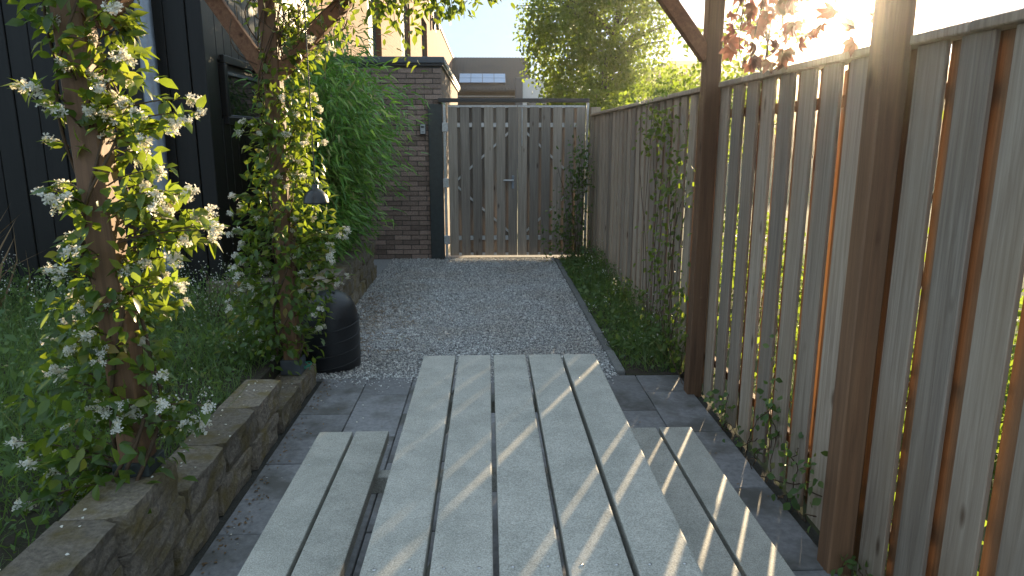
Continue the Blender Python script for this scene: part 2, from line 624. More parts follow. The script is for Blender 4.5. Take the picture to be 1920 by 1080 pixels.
X, Y, Z = O[..., 0], O[..., 1], O[..., 2]
Z, X = Z + tilt * X, X
V = np.stack([X * ct - Y * st + px[:, None], X * st + Y * ct + py[:, None], Z + pz[:, None] + 0.004], -1)
me = np_mesh('pebbles', V.reshape(-1, 3), (octf[None] + (np.arange(n) * 6)[:, None, None]).reshape(-1, 3), 3)
o = stuff(mesh_obj('gravel', me, M['pebble']))
tag(o, 'loose grey and white gravel between the paving and the gate', 'gravel')

# edging of the gravel
kerb = empty('edging_stones', (0.93, 7.0, 0))
tag(kerb, 'dark concrete edging stones between gravel and weeds along the fence', 'kerb')
y = 4.66
while y < 9.2:
    box('edging_stone', (0.905, 0.965), (y, y + 0.495), (-0.1, 0.035 + random.uniform(-.006, .006)), M['kerb'], kerb, 0.006)
    y += 0.5

# soil of the raised bed and of the strip along the fence
structure(box('bed_soil', (-7.5, -1.375), (-2.5, 5.93), (-0.02, 0.24), M['soil'], None, 0))
structure(box('fence_soil', (0.967, 1.40), (4.622, 9.5), (-0.05, 0.02), M['soil'], None, 0))
structure(box('planter_soil', (-2.28, -1.52), (6.25, 8.2), (-0.02, 0.30), M['soil'], None, 0))


# ================================================================== retaining walls
def split_block_mesh(seed, L=0.436, H=0.146, D=0.20):
    """Split-face block: rough front (+x), chamfered ends, flat top."""
    rr = np.random.default_rng(seed)
    ny, nzz = 9, 5
    ys = np.r_[-L / 2, np.linspace(-L / 2 + .024, L / 2 - .024, ny - 2), L / 2]
    zs = np.linspace(-H / 2, H / 2, nzz)
    V, Fc = [], []
    for i, yv in enumerate(ys):
        for j, zv in enumerate(zs):
            d = rr.uniform(-0.010, 0.010)
            if i in (0, ny - 1):
                d = -0.058 + rr.uniform(-.010, .010)
            elif j == nzz - 1:
                d *= 0.35
            elif j == 0:
                d = d * .5 - .004
            V.append((D / 2 + d, yv * (0.998 if i in (0, ny - 1) else 1) + (rr.uniform(-.008, .008) if 0 < i < ny - 1 else 0), zv + (rr.uniform(-.006, .006) if 0 < j < nzz - 1 else 0)))
    for i in range(ny - 1):
        for j in range(nzz - 1):
            a = i * nzz + j
            Fc.append((a, a + nzz, a + nzz + 1, a + 1))
    base = len(V)
    for yv in (-L / 2, L / 2):
        for zv in (-H / 2, H / 2):
            V.append((-D / 2, yv, zv))
    me = bpy.data.meshes.new('block')
    top = [i * nzz + nzz - 1 for i in range(ny)]
    bot = [i * nzz for i in range(ny)]
    faces = [tuple(int(q) for q in f) for f in Fc]
    faces.append(tuple(top + [base + 3, base + 1]))
    faces.append(tuple(bot[::-1] + [base + 0, base + 2]))
    faces.append(tuple([j for j in range(nzz - 1, -1, -1)] + [base + 0, base + 1]))
    faces.append(tuple([(ny - 1) * nzz + j for j in range(nzz)] + [base + 3, base + 2]))
    faces.append((base + 0, base + 2, base + 3, base + 1))
    me.from_pydata(V, [], faces)
    bm = bmesh.new()
    bm.from_mesh(me)
    bmesh.ops.recalc_face_normals(bm, faces=bm.faces[:])
    bm.to_mesh(me)
    bm.free()
    return me


BLK = [split_block_mesh(s) for s in range(6)]
wall = empty('retaining_wall', (-1.27, 2.4, 0))
tag(wall, 'low stepped retaining wall of rough split blocks edging the flower bed', 'wall')
for c, (yend, off) in enumerate(((4.60, 0.0), (3.835, 0.22), (2.515, 0.0))):
    y = yend
    k = 0
    while y > -0.3:
        o = mesh_obj('block', random.choice(BLK), M['block'], wall, (-1.285 - 0.008 * c + random.uniform(-.008, .008), y - 0.22, 0.074 + 0.15 * c))
        o.rotation_euler.z = random.uniform(-.02, .02)
        y -= 0.4405

planter = empty('planter_wall', (-1.42, 7.3, 0))
tag(planter, 'low dark split-block planter wall in front of the bamboo', 'wall')
for c in range(3):
    y = 8.36 - (0.22 if c == 1 else 0)
    while y > 6.0:
        o = mesh_obj('block', random.choice(BLK), M['block'], planter, (-1.45 - 0.008 * c + random.uniform(-.006, .006), y - 0.22, 0.074 + 0.15 * c))
        o.rotation_euler.z = random.uniform(-.02, .02)
        y -= 0.4405
    xx = -1.56
    while xx > -2.3:
        o = mesh_obj('block', random.choice(BLK), M['block'], planter, (xx - 0.22, 5.98, 0.074 + 0.15 * c))
        o.rotation_euler.z = -math.pi / 2
        xx -= 0.4405

# ================================================================== fence
fence = empty('board_fence', (1.42, 5.0, 0))
tag(fence, 'tall weathered board-on-board fence with orange-brown rear boards along the patio', 'fence')
FX = 1.395            # front face of the front boards
BT = 0.018            # board thickness
GAP = 0.022           # between the two layers of boards
PITCHY = 0.216
FTOP = 1.945
fb = [box_mesh('board', BT, wd, FTOP - 0.02, 0.003) for wd in (0.139, 0.142, 0.145)]
bb = [box_mesh('board', BT, wd, FTOP - 0.02, 0.003) for wd in (0.138, 0.142, 0.145)]
y = 0.30
while y < 9.45:
    o = mesh_obj('board', random.choice(fb), M['fence'], fence, (FX + BT / 2 + random.uniform(-.002, .002), y + random.uniform(-.004, .004), 0.02 + (FTOP - 0.02) / 2))
    o.rotation_euler = (random.uniform(-.0025, .0025), 0, random.uniform(-.012, .012))
    o2 = mesh_obj('board', random.choice(bb), M['fence_back'], fence, (FX + BT * 1.5 + (GAP if y < 4.9 else 0.017 if y < 7 else 0.010) + random.uniform(-.002, .004), y + PITCHY / 2 + (random.gauss(0, .010) if y < 4.9 else random.gauss(-.002, .007) if y < 7 else 0), 0.02 + (FTOP - 0.02) / 2))
    o2.rotation_euler = (random.uniform(-.004, .004), 0, random.uniform(-.012, .012))
    y += PITCHY
for z in (0.22, 1.80):
    # rails lie on the far side of the rear boards
    box('rail', (FX + 2 * BT + GAP + 0.004, FX + 2 * BT + GAP + 0.04), (0.2, 9.5), (z - 0.025, z + 0.025), M['fence_back'], fence)
yy = 0.25
while yy < 9.4:
    box('cap', (FX - 0.025, FX + 0.1), (yy, min(yy + 1.79, 9.5)), (FTOP + 0.002, FTOP + 0.032), M['fence'], fence, 0.004)
    yy += 1.8
for y in (1.15, 2.95, 4.75, 6.55, 8.35):
    box('fence_post', (FX + 2 * BT + GAP + 0.042, FX + 2 * BT + GAP + 0.11), (y - 0.035, y + 0.035), (-0.05, 1.93), M['fence'], fence)

box('fence_post', (1.372, 1.50), (9.46, 9.60), (-0.05, 2.06), M['fence'], fence)  # added corner post; blocks a sun streak through the gap beside the gate

# ================================================================== brick shed
shed = empty('brick_shed', (-1.4, 11.5, 0))
tag(shed, 'dark brown brick shed with grey coping beside the wooden gate', 'shed')
SX0, SX1, SY0, SY1, SH = -2.29, -0.62, 9.62, 14.8, 2.62
box('wall', (SX0, SX1 - 0.012), (SY0 + 0.012, SY1), (-0.05, SH), M['mortar'], shed, 0)
box('side_wall', (SX1 - 0.010, SX1), (SY0 + 0.014, SY1), (-0.05, SH), M['side_brick'], shed, 0)
bk = box_mesh('brick', 0.222, 0.05, 0.058, 0.003)
bkh = box_mesh('brick', 0.106, 0.05, 0.058, 0.003)
BP, BH = 0.232, 0.0675
rows = int(SH / BH)
for r_ in range(rows):
    x = SX1 - (0 if r_ % 2 == 0 else BP / 2)
    z = 0.034 + r_ * BH
    if r_ % 2:
        mesh_obj('brick', bkh, M['brick'], shed, (SX1 - 0.053, SY0 + 0.025 + random.uniform(-.003, .003), z))
    while x - 0.2 > SX0 + 0.05:
        mesh_obj('brick', bk, M['brick'], shed, (x - 0.111, SY0 + 0.025 + random.uniform(-.004, .003), z))
        x -= BP
cp = box('coping', (SX0 - 0.0, SX1 + 0.05), (SY0 - 0.05, SY1 + 0.05), (SH + 0.002, SH + 0.085), M['coping'], shed, 0.012, 2)
box('drip_edge', (SX0, SX1 + 0.03), (SY0 - 0.03, SY1 + 0.03), (SH - 0.03, SH + 0.001), M['dark_frame'], shed, 0.003)

key = empty('key_safe', (-0.873, SY0, 1.77))
tag(key, 'small grey key safe box fixed to the brick wall beside the gate', 'key safe')
box('case', (-0.915, -0.831), (SY0 - 0.05, SY0 - 0.003), (1.70, 1.845), M['dark_frame'], key, 0.01, 2)
box('cover', (-0.906, -0.84), (SY0 - 0.062, SY0 - 0.051), (1.712, 1.835), M['grey_plastic'], key, 0.006, 2)
for i in range(3):
    box('button', (-0.896 + i * 0.017, -0.884 + i * 0.017), (SY0 - 0.066, SY0 - 0.063), (1.79, 1.818), M['dark_frame'], key, 0.001)
box('latch', (-0.89, -0.856), (SY0 - 0.066, SY0 - 0.063), (1.735, 1.742), M['dark_frame'], key, 0.001)

# ================================================================== gate
gf = empty('gate_portal', (0.35, 9.6, 0))
tag(gf, 'galvanised gate posts with dark top bar around the double gate', 'gate frame')
box('hinge_post', (-0.60, -0.565), (9.56, 9.62), (0, 2.16), M['steel'], gf, 0.004)
box('wall_post', (-0.80, -0.61), (9.57, 9.615), (0, 2.10), M['dark_steel'], gf, 0.004)
box('top_bar', (-0.66, 1.36), (9.53, 9.63), (2.125, 2.175), M['dark_frame'], gf, 0.004)
box('latch_post', (1.325, 1.36), (9.56, 9.62), (0, 2.123), M['steel'], gf, 0.004)
for z in (1.80, 1.06, 0.28):
    box('hinge', (-0.615, -0.535), (9.535, 9.558), (z - 0.06, z + 0.06), M['steel'], gf, 0.004)


def gate_leaf(x0, x1, label, handle):
    g = empty('gate_leaf', ((x0 + x1) / 2, 9.6, 0))
    tag(g, label, 'gate', 'leaves of the double gate')
    Z0, Z1 = 0.055, 2.09
    Yf = 9.585
    for nm, xr, zr in (('frame_bar', (x0, x0 + 0.035), (Z0, Z1)), ('frame_bar', (x1 - 0.035, x1), (Z0, Z1)), ('frame_bar', (x0 + 0.036, x1 - 0.036), (Z0, Z0 + 0.035)), ('frame_bar', (x0 + 0.036, x1 - 0.036), (Z1 - 0.035, Z1))):
        box(nm, xr, (Yf + 0.0, Yf + 0.035), zr, M['steel'], g, 0.003)
    for z in (0.30, 1.83):
        box('rail', (x0 + 0.037, x1 - 0.037), (Yf + 0.002, Yf + 0.033), (z - 0.03, z + 0.03), M['steel'], g, 0.003)
    sgn = 1 if handle else -1
    xa, xb = (x0 + 0.06, x1 - 0.06) if handle else (x1 - 0.06, x0 + 0.06)
    beam_between('brace', (xa, Yf + 0.018, 1.05), (xb, Yf + 0.018, 1.78), 0.02, 0.03, M['steel'], g, 0.002)
    beam_between('brace', (xa, Yf + 0.018, 1.05), (xb, Yf + 0.018, 0.34), 0.02, 0.03, M['steel'], g, 0.002)
    n = 6
    wdt = 0.122
    pit = (x1 - x0 - 0.02) / n
    me1 = box_mesh('board', wdt, 0.018, Z1 - Z0 - 0.03, 0.003)
    me2 = box_mesh('board', wdt, 0.018, Z1 - Z0 - 0.03, 0.003)
    for i in range(n):
        xc = x0 + wdt / 2 + (x1 - x0 - wdt) / (n - 1) * i
        mesh_obj('board', me1, M['gate'], g, (xc, Yf - 0.011 + random.uniform(-.001, .001), (Z0 + Z1) / 2 - 0.01))
        if i < n - 1:
            mesh_obj('board', me2, M['gate'], g, (xc + pit / 2, Yf + 0.046, (Z0 + Z1) / 2 - 0.01))
    if handle:
        h = box('lock_plate', (x1 - 0.075, x1 - 0.04), (Yf - 0.028, Yf - 0.021), (0.98, 1.16), M['zinc'], g, 0.003)
        box('handle', (x1 - 0.19, x1 - 0.045), (Yf - 0.06, Yf - 0.042), (1.085, 1.105), M['steel'], g, 0.006, 2)
        box('handle_stem', (x1 - 0.068, x1 - 0.05), (Yf - 0.042, Yf - 0.029), (1.088, 1.102), M['steel'], g, 0.003)
    else:
        box('drop_bolt', (x0 + 0.045, x0 + 0.06), (Yf - 0.035, Yf - 0.021), (1.55, 2.05), M['steel'], g, 0.004)
    return g


gate_leaf(-0.535, 0.395, 'weathered vertical-board gate leaf with steel lever handle next to the brick wall', True)
gate_leaf(0.405, 1.315, 'weathered vertical-board gate leaf with climber beside the fence', False)
structure(box('gate_sill', (-0.62, 1.36), (9.66, 10.1), (-0.05, 0.012), M['concrete'], None, 0.004))

# ================================================================== black clad house on the left
bh = empty('black_house', (-4.5, 7.5, 0))
tag(bh, 'black timber-clad house with a narrow window behind the flower bed', 'house')
HX, HY, HT = -2.30, 5.98, 5.2
box('core', (-9.0, HX - 0.03), (HY + 0.03, 9.6), (-0.05, HT), M['dark_frame'], bh, 0)
me = box_mesh('cladding_board', 0.172, 0.022, HT, 0.005)
x = HX - 0.12
i = 0
while x > -8.0:
    mesh_obj('cladding_board', me, M['black_wood'], bh, (x - 0.09, HY + 0.018 + (0.006 if i % 2 else 0), HT / 2))
    x -= 0.18
    i += 1
WY0, WY1, WZ0, WZ1 = 6.40, 7.55, 1.84, 2.29
me_full = box_mesh('cladding_board', 0.022, 0.172, HT, 0.005)
y = HY + 0.12
while y + 0.18 < 9.62:
    yc = y + 0.09
    if yc + 0.09 > WY0 and yc - 0.09 < WY1:
        box('cladding_board', (HX - 0.029, HX - 0.007), (yc - 0.086, yc + 0.086), (0, WZ0 - 0.02), M['black_wood'], bh, 0.005)
        box('cladding_board', (HX - 0.029, HX - 0.007), (yc - 0.086, yc + 0.086), (WZ1 + 0.02, HT), M['black_wood'], bh, 0.005)
    else:
        mesh_obj('cladding_board', me_full, M['black_wood'], bh, (HX - 0.018, yc, HT / 2))
    y += 0.18
box('corner_board', (HX - 0.11, HX + 0.012), (HY - 0.012, HY + 0.11), (0, HT), M['black_wood'], bh, 0.006)
# window as part of the house
for nm, yr, zr in (('window_frame', (WY0 - 0.06, WY1 + 0.06), (WZ1 - 0.0, WZ1 + 0.07)), ('window_frame', (WY0 - 0.06, WY1 + 0.06), (WZ0 - 0.07, WZ0)),
                   ('window_frame', (WY0 - 0.06, WY0 + 0.01), (WZ0 + 0.001, WZ1 - 0.001)), ('window_frame', (WY1 - 0.01, WY1 + 0.06), (WZ0 + 0.001, WZ1 - 0.001))):
    box(nm, (HX - 0.028, HX + 0.03), yr, zr, M['black_wood'], bh, 0.006)
box('window_pane', (HX - 0.03, HX - 0.024), (WY0 + 0.011, WY1 - 0.011), (WZ0 + 0.02, WZ1 - 0.09), M['glass'], bh, 0)
box('sash_bar', (HX - 0.023, HX + 0.006), (WY0 + 0.011, WY1 - 0.011), (WZ1 - 0.088, WZ1 - 0.06), M['coping'], bh, 0.003)
box('window_sill', (HX - 0.023, HX + 0.01), (WY0 + 0.011, WY1 - 0.011), (WZ0 + 0.001, WZ0 + 0.018), M['coping'], bh, 0.003)

# downpipe
dp = empty('downpipe', (-3.05, 5.88, 0.2))
tag(dp, 'grey zinc downpipe with joint rings on the black house wall', 'downpipe')
pa, pb = on_y(265, 0, 5.86), on_y(328, 612, 5.86)
dx = (pa[0] + pb[0]) / 2
tubes('pipe', [(np.array([[dx, 5.88, 0.1], [dx, 5.88, 2.2], [dx, 5.88, 3.4], [dx, 5.88, 5.0]]), 0.062)], M['zinc'], dp, 20)
for z in (1.72, 3.02, 0.55):
    tubes('joint_ring', [(np.array([[dx, 5.88, z], [dx, 5.88, z + 0.02], [dx, 5.88, z + 0.05], [dx, 5.88, z + 0.07]]), np.array([0.064, 0.072, 0.072, 0.064]))], M['zinc'], dp, 20)
    box('wall_bracket', (dx - 0.02, dx + 0.02), (5.945, 5.985), (z - 0.01, z + 0.02), M['zinc'], dp, 0.003)

# ================================================================== tan row house beyond the shed
rh = empty('row_house', (-4.5, 30, 0))
tag(rh, 'long sunlit tan brick row of houses with tall narrow windows behind the shed', 'house')
RX, RT_ = -2.30, 6.85
wins = ((14.25, 15.95), (19.6, 21.9), (25.7, 28.0), (33.0, 35.4))
WB, WTp = 2.6, 6.0
ys = [9.64]
for a, b in wins:
    ys += [a, b]
ys.append(66.0)
for i in range(0, len(ys), 2):
    box('wall', (RX - 0.3, RX), (ys[i], ys[i + 1]), (-0.05, RT_), M['tan_brick'], rh, 0)
for k, (a, b) in enumerate(wins):
    top = 6.5 if k < 2 else (5.9 if k == 2 else 5.3)
    box('wall', (RX - 0.3, RX - 0.001), (a, b), (-0.05, WB), M['tan_brick'], rh, 0)
    box('wall', (RX - 0.3, RX - 0.001), (a, b), (top, RT_), M['tan_brick'], rh, 0)
    wf = box('window', (RX - 0.16, RX - 0.11), (a + 0.002, a + 0.08), (WB + 0.002, top - 0.002), M['dark_frame'], rh, 0.005)
    for nm, yr, zr in (('frame', (b - 0.08, b - 0.002), (WB + 0.002, top - 0.002)), ('frame', (a + 0.081, b - 0.081), (WB + 0.002, WB + 0.07))):
        f_ = box(nm, (RX - 0.16, RX - 0.11), yr, zr, M['dark_frame'], None, 0.005)
        f_.parent = wf
        f_.matrix_parent_inverse = Matrix.Translation(-Vector(wf.location) + Vector((0, 0, 0))) @ Matrix.Identity(4)
        f_.matrix_parent_inverse = Matrix.Translation(-Vector(wf.location))
    pn = box('pane', (RX - 0.15, RX - 0.14), (a + 0.081, b - 0.081), (WB + 0.071, top - 0.004), M['mirror_glass' if k < 2 else 'glass'], None, 0)
    pn.parent = wf
    pn.matrix_parent_inverse = Matrix.Translation(-Vector(wf.location))
box('core', (-10, RX - 0.302), (9.64, 66), (-0.05, RT_ - 0.05), M['dark_frame'], rh, 0)
box('roof_edge', (-10, RX + 0.06), (9.6, 66.1), (RT_ + 0.002, RT_ + 0.1), M['dark_frame'], rh, 0.01)
wl = empty('wall_lamp', (RX + 0.12, 30.0, 6.1))
tag(wl, 'small dark wall lantern high under the row house roof edge', 'lamp')
box('body', (RX + 0.04, RX + 0.34), (30.2, 30.5), (6.05, 6.75), M['dark_frame'], wl, 0.06, 2)
box('arm', (RX + 0.0, RX + 0.039), (30.3, 30.4), (6.4, 6.5), M['dark_frame'], wl, 0.01)

# garden wall end beyond the shed
gw = empty('garden_wall', (-0.6, 18, 0))
tag(gw, 'short sunlit brick garden wall with sloping cap beyond the gate', 'wall')
box('wall', (-0.95, -0.55), (17.0, 21.0), (-0.05, 2.25), M['side_brick'], gw, 0)
box('cap', (-1.0, -0.5), (16.95, 21.05), (2.252, 2.34), M['concrete'], gw, 0.01)

# ================================================================== far houses
fh = empty('far_house', (0.5, 46, 0))
tag(fh, 'far house with dark ribbed roof and blue solar panels beyond the gate', 'house')
box('wall', (-2.6, 2.6), (45.2, 52), (-0.05, 4.7), M['far_wall'], fh, 0)
V = np.array([[-2.8, 44.6, 4.62], [2.7, 44.6, 4.62], [2.7, 48.6, 6.95], [-2.8, 48.6, 6.95], [2.7, 52.6, 4.62], [-2.8, 52.6, 4.62],
              [-2.8, 44.6, 4.5], [2.7, 44.6, 4.5], [2.7, 48.6, 6.8], [-2.8, 48.6, 6.8], [2.7, 52.6, 4.5], [-2.8, 52.6, 4.5]])
me = bpy.data.meshes.new('roof')
me.from_pydata(V.tolist(), [], [(0, 1, 2, 3), (3, 2, 4, 5), (0, 6, 7, 1), (1, 7, 8, 2), (2, 8, 10, 4), (5, 11, 9, 3), (3, 9, 6, 0), (4, 10, 11, 5), (6, 9, 8, 7), (9, 11, 10, 8)])
rf = mesh_obj('roof', me, M['slate'], fh)
sl = math.atan2(2.33, 4.0)
rib = box_mesh('rib', 0.05, 4.55, 0.05, 0.0)
for i in range(27):
    r_ = mesh_obj('rib', rib, M['slate'], None, (-2.7 + i * 0.2, 46.6, 5.785 + 0.03))
    r_.rotation_euler.x = sl
    r_.parent = rf
for i in range(4):
    for j in range(2):
        pn = mesh_obj('solar_panel', bpy.data.meshes.get('solar_panel') or box_mesh('solar_panel', 0.70, 0.60, 0.05, 0.004), M['solar'], fh,
                      (-1.42 + i * 0.73, 45.35 + j * 0.55, 4.62 + (0.75 + j * 0.55) * 2.33 / 4 + 0.16))
        pn.rotation_euler.x = sl
for z in (4.2, 3.6):
    box('gutter_line', (-2.5, 1.9), (45.05, 45.19), (z, z + 0.09), M['white'], fh, 0.01)
wh = empty('white_house', (3.2, 42, 0))
tag(wh, 'pale house gable with dark downpipe half hidden by the tree', 'house')
box('wall', (1.95, 5.0), (40.0, 46.0), (-0.05, 4.9), M['white'], wh, 0)
box('corner_pipe', (1.52, 1.94), (39.8, 40.2), (-0.05, 4.95), M['coping'], wh, 0.02)
box('window', (2.2, 4.6), (39.95, 39.998), (2.6, 3.7), M['glass'], wh, 0)
fb2 = empty('flat_building', (20, 62, 0))
tag(fb2, 'long low flat-roofed building on the skyline behind the fence', 'building')
box('wall', (15.5, 44), (60, 72), (-0.05, 7.6), M['far_wall'], fb2, 0)
box('roof_edge', (15.2, 44.3), (59.7, 72.3), (7.602, 8.0), M['dark_frame'], fb2, 0.02)

# ================================================================== pergola
pg = empty('pergola', (0, 3.4, 0))
tag(pg, 'reddish timber pergola on four posts standing over the picnic table', 'pergola')
LP1, LP2 = (-1.30, 2.42), (-1.285, 4.38)
RP1, RP2 = (1.335, 2.37), (1.335, 4.28)
ZB = 2.465
pw = 0.095
beam_between('post', (LP1[0], LP1[1], 0.47), (LP1[0] - 0.045, LP1[1], ZB), pw, pw, M['post'], pg, 0.006)
beam_between('post', (LP2[0], LP2[1], 0.22), (LP2[0], LP2[1], ZB), pw, pw, M['post'], pg, 0.006)
beam_between('post', (RP1[0], RP1[1], 0.0), (RP1[0], RP1[1], ZB), pw, pw, M['post'], pg, 0.006)
beam_between('post', (RP2[0], RP2[1], 0.0), (RP2[0], RP2[1], ZB), pw, pw, M['post'], pg, 0.006)
box('post_bracket', (LP1[0] - 0.065, LP1[0] + 0.065), (LP1[1] - 0.065, LP1[1] + 0.065), (0.451, 0.50), M['dark_steel'], pg, 0.003)
box('post_bracket', (LP2[0] - 0.065, LP2[0] + 0.065), (LP2[1] - 0.065, LP2[1] + 0.065), (0.152, 0.25), M['coping'], pg, 0.003)
for yb in (2.395, 4.33):
    box('cross_beam', (-1.64, 1.66), (yb - 0.035, yb + 0.035), (ZB + 0.002, ZB + 0.16), M['beam'], pg, 0.006)
for x in (-1.30, 1.325):
    box('long_beam', (x - 0.035, x + 0.035), (1.9, 4.95), (ZB + 0.162, ZB + 0.30), M['beam_long'], pg, 0.006)
for yy in (2.9, 3.4, 3.9):
    box('rafter', (-1.62, 1.64), (yy - 0.025, yy + 0.025), (ZB + 0.302, ZB + 0.40), M['beam'], pg, 0.005)


def brace(px_, y_, sx, z0=2.02, run=0.42):
    beam_between('brace', (px_ + sx * 0.03, y_, z0), (px_ + sx * (0.03 + run), y_, z0 + 0.455), 0.07, 0.085, M['beam'], pg, 0.005)


brace(LP2[0], LP2[1] - 0.008, -1, run=0.30)
brace(LP2[0], LP2[1] - 0.004, 1, run=0.45)
brace(RP2[0], RP2[1] - 0.008, -1, z0=2.12, run=0.36)
brace(LP1[0], LP1[1] - 0.008, 1)
brace(RP1[0], RP1[1] - 0.008, -1, z0=2.18)

# pendant lamp
LQ = on_y(592, 372, 3.9)
lam = empty('pendant_lamp', tuple(LQ))
tag(lam, 'black dome pendant lamp hanging from the pergola in front of the bamboo', 'lamp')
L0 = (LQ[0], 3.9, LQ[2] - 0.02)
prof = [(0.004, 0.098), (0.016, 0.098), (0.018, 0.09), (0.018, 0.074), (0.028, 0.070), (0.048, 0.055), (0.063, 0.032), (0.07, 0.0), (0.071, -0.006), (0.067, -0.005), (0.060, 0.03), (0.045, 0.05), (0.004, 0.06)]
lathe('shade', prof, M['black_metal'], lam, L0, 40)
lathe('inner_rim', [(0.066, -0.004), (0.058, 0.028), (0.043, 0.047), (0.002, 0.057)], M['brass'], lam, L0, 40)
lathe('bulb', [(0.001, -0.02), (0.018, -0.012), (0.026, 0.006), (0.02, 0.028), (0.012, 0.05)], M['white'], lam, L0, 24)
tubes('cord', [(np.array([[L0[0], L0[1], L0[2] + 0.095], [L0[0], L0[1], 1.8], [L0[0], L0[1], 2.1], [L0[0], L0[1], ZB + 0.31]]), 0.0035)], M['black_metal'], lam, 6)

# ================================================================== barrel
br = empty('barrel', (-1.16, 4.93, 0))
tag(br, 'black plastic barrel with domed lid and slanting ribs at the end of the wall', 'barrel')
BXY = (-1.155, 4.94, 0.0)
body = [(0.0, 0.012), (0.190, 0.012), (0.198, 0.02), (0.200, 0.05), (0.202, 0.20), (0.200, 0.34), (0.192, 0.40)]
lathe('body', body, M['black_plastic'], br, BXY, 56)
dome = [(0.193, 0.401), (0.188, 0.43), (0.172, 0.475), (0.148, 0.515), (0.115, 0.547), (0.075, 0.568), (0.035, 0.578), (0.001, 0.580)]
lathe('lid', dome, M['black_plastic'], br, BXY, 56)
for k in range(4):
    aa = np.linspace(-2.6, 1.2, 40)
    zz = 0.06 + 0.09 * k + 0.034 * (aa + 1.0)
    pts = np.stack([BXY[0] + 0.2015 * np.cos(aa), BXY[1] + 0.2015 * np.sin(aa), np.clip(zz, 0.02, 0.39)], 1)
    tubes('rib', [(pts, 0.0042)], M['black_plastic'], br, 5)
o = box('lid_slot', (-0.045, 0.045), (-0.008, 0.008), (-0.004, 0.004), M['dark_frame'], None, 0.003)
o.location = (BXY[0] + 0.02, BXY[1] - 0.03, 0.579)
o.rotation_euler = (0.10, 0.05, -0.75)
rel(o, br)

# ================================================================== picnic table
pt = empty('picnic_table', (0.085, 1.9, 0))
tag(pt, 'speckled grey composite picnic table with two attached plank benches', 'picnic table')
TX0, TX1, TY0, TY1 = -0.279, 0.449, 1.03, 2.83
gap = 0.013
bwid = (TX1 - TX0 - 4 * gap) / 5
tb = box_mesh('table_board', bwid, TY1 - TY0, 0.045, 0.005, 2)
screw = box_mesh('screw', 0.008, 0.008, 0.002, 0)
scr = lathe('screw', [(0.0005, 0.0012), (0.004, 0.001), (0.0045, 0.0)], M['screw'], None, (0, 0, -5), 10)
scr_me = scr.data
bpy.data.objects.remove(scr)


def board(name, me, x, y0, y1, ztop):
    b = mesh_obj(name, me, M['plank'], pt, (x, (y0 + y1) / 2, ztop - 0.0225 + random.uniform(-.0007, .0007)))
    for yy in (y1 - 0.30, y0 + 0.30):
        for dx_ in (-0.038, 0.038):
            s_ = mesh_obj('screw', scr_me, M['screw'], None, (dx_, yy - (y0 + y1) / 2, 0.0232))
            s_.parent = b
    return b


for i in range(5):
    board('table_board', tb, TX0 + bwid / 2 + i * (bwid + gap), TY0, TY1, 0.75)
sb = box_mesh('seat_board', 0.138, 1.8, 0.045, 0.005, 2)
SYa, SYb = 0.94, 2.735
for x0 in (-0.714, 0.567):
    for i in range(2):
        board('seat_board', sb, x0 + 0.069 + i * 0.151, SYa, SYb, 0.45)
for fy in (1.33, 2.45):
    box('top_batten', (TX0 + 0.03, TX1 - 0.03), (fy - 0.035, fy + 0.035), (0.655, 0.7035), M['plank'], pt, 0.004)
    box('seat_beam', (-0.70, 0.845), (fy - 0.03, fy + 0.03), (0.335, 0.403), M['plank'], pt, 0.004)
    for sx in (-1, 1):
        cx = 0.085
        beam_between('leg', (cx + sx * 0.56, fy + 0.055, 0.0), (cx + sx * 0.20, fy + 0.055, 0.70), 0.085, 0.045, M['plank'], pt, 0.004)
box('stretcher', (0.05, 0.12), (1.36, 2.42), (0.60, 0.65), M['plank'], pt, 0.004)


# ================================================================== plants
def rand_dirs(n, up=0.0):
    d = R.normal(size=(n, 3))
    d[:, 2] += up
    return unit(d)


def flower_cluster_mesh(seed):
    rr = np.random.default_rng(seed)
    V, Fc = [], []
    nf = int(rr.integers(10, 15))
    for _ in range(nf):
        c = unit(rr.normal(size=(1, 3)))[0] * rr.uniform(.006, .024) * np.array([1, 1, .8])
        nrm = unit((c * 18 + rr.normal(size=3) * .5 + np.array([0, -0.25, 0.5]))[None])[0]
        a = unit(np.cross(nrm, rr.normal(size=3))[None])[0]
        b = np.cross(nrm, a)
        r0 = rr.uniform(0.009, 0.0125)
        i0 = len(V)
        V += [a * .0012, c + b * .0012, c - b * .0012]
        Fc.append((i0, i0 + 1, i0 + 2))
        for k in range(5):
            t0 = k * 2 * math.pi / 5 + rr.uniform(-.1, .1)
            e = lambda r, t, z: c + (a * math.cos(t) + b * math.sin(t)) * r + nrm * z
            i0 = len(V)
            V += [e(0.001, t0, 0), e(r0 * .55, t0 - .42, .001), e(r0, t0 - .12, .0025), e(r0 * 1.02, t0 + .42, -.001), e(r0 * .5, t0 + .38, .0005)]
            Fc += [(i0, i0 + 1, i0 + 2), (i0, i0 + 2, i0 + 3), (i0, i0 + 3, i0 + 4)]
    me = np_mesh('flower_cluster', np.array(V), np.array(Fc), 3)
    me.materials.append(M['petal'])
    return me


FLW = [flower_cluster_mesh(s) for s in range(7)]


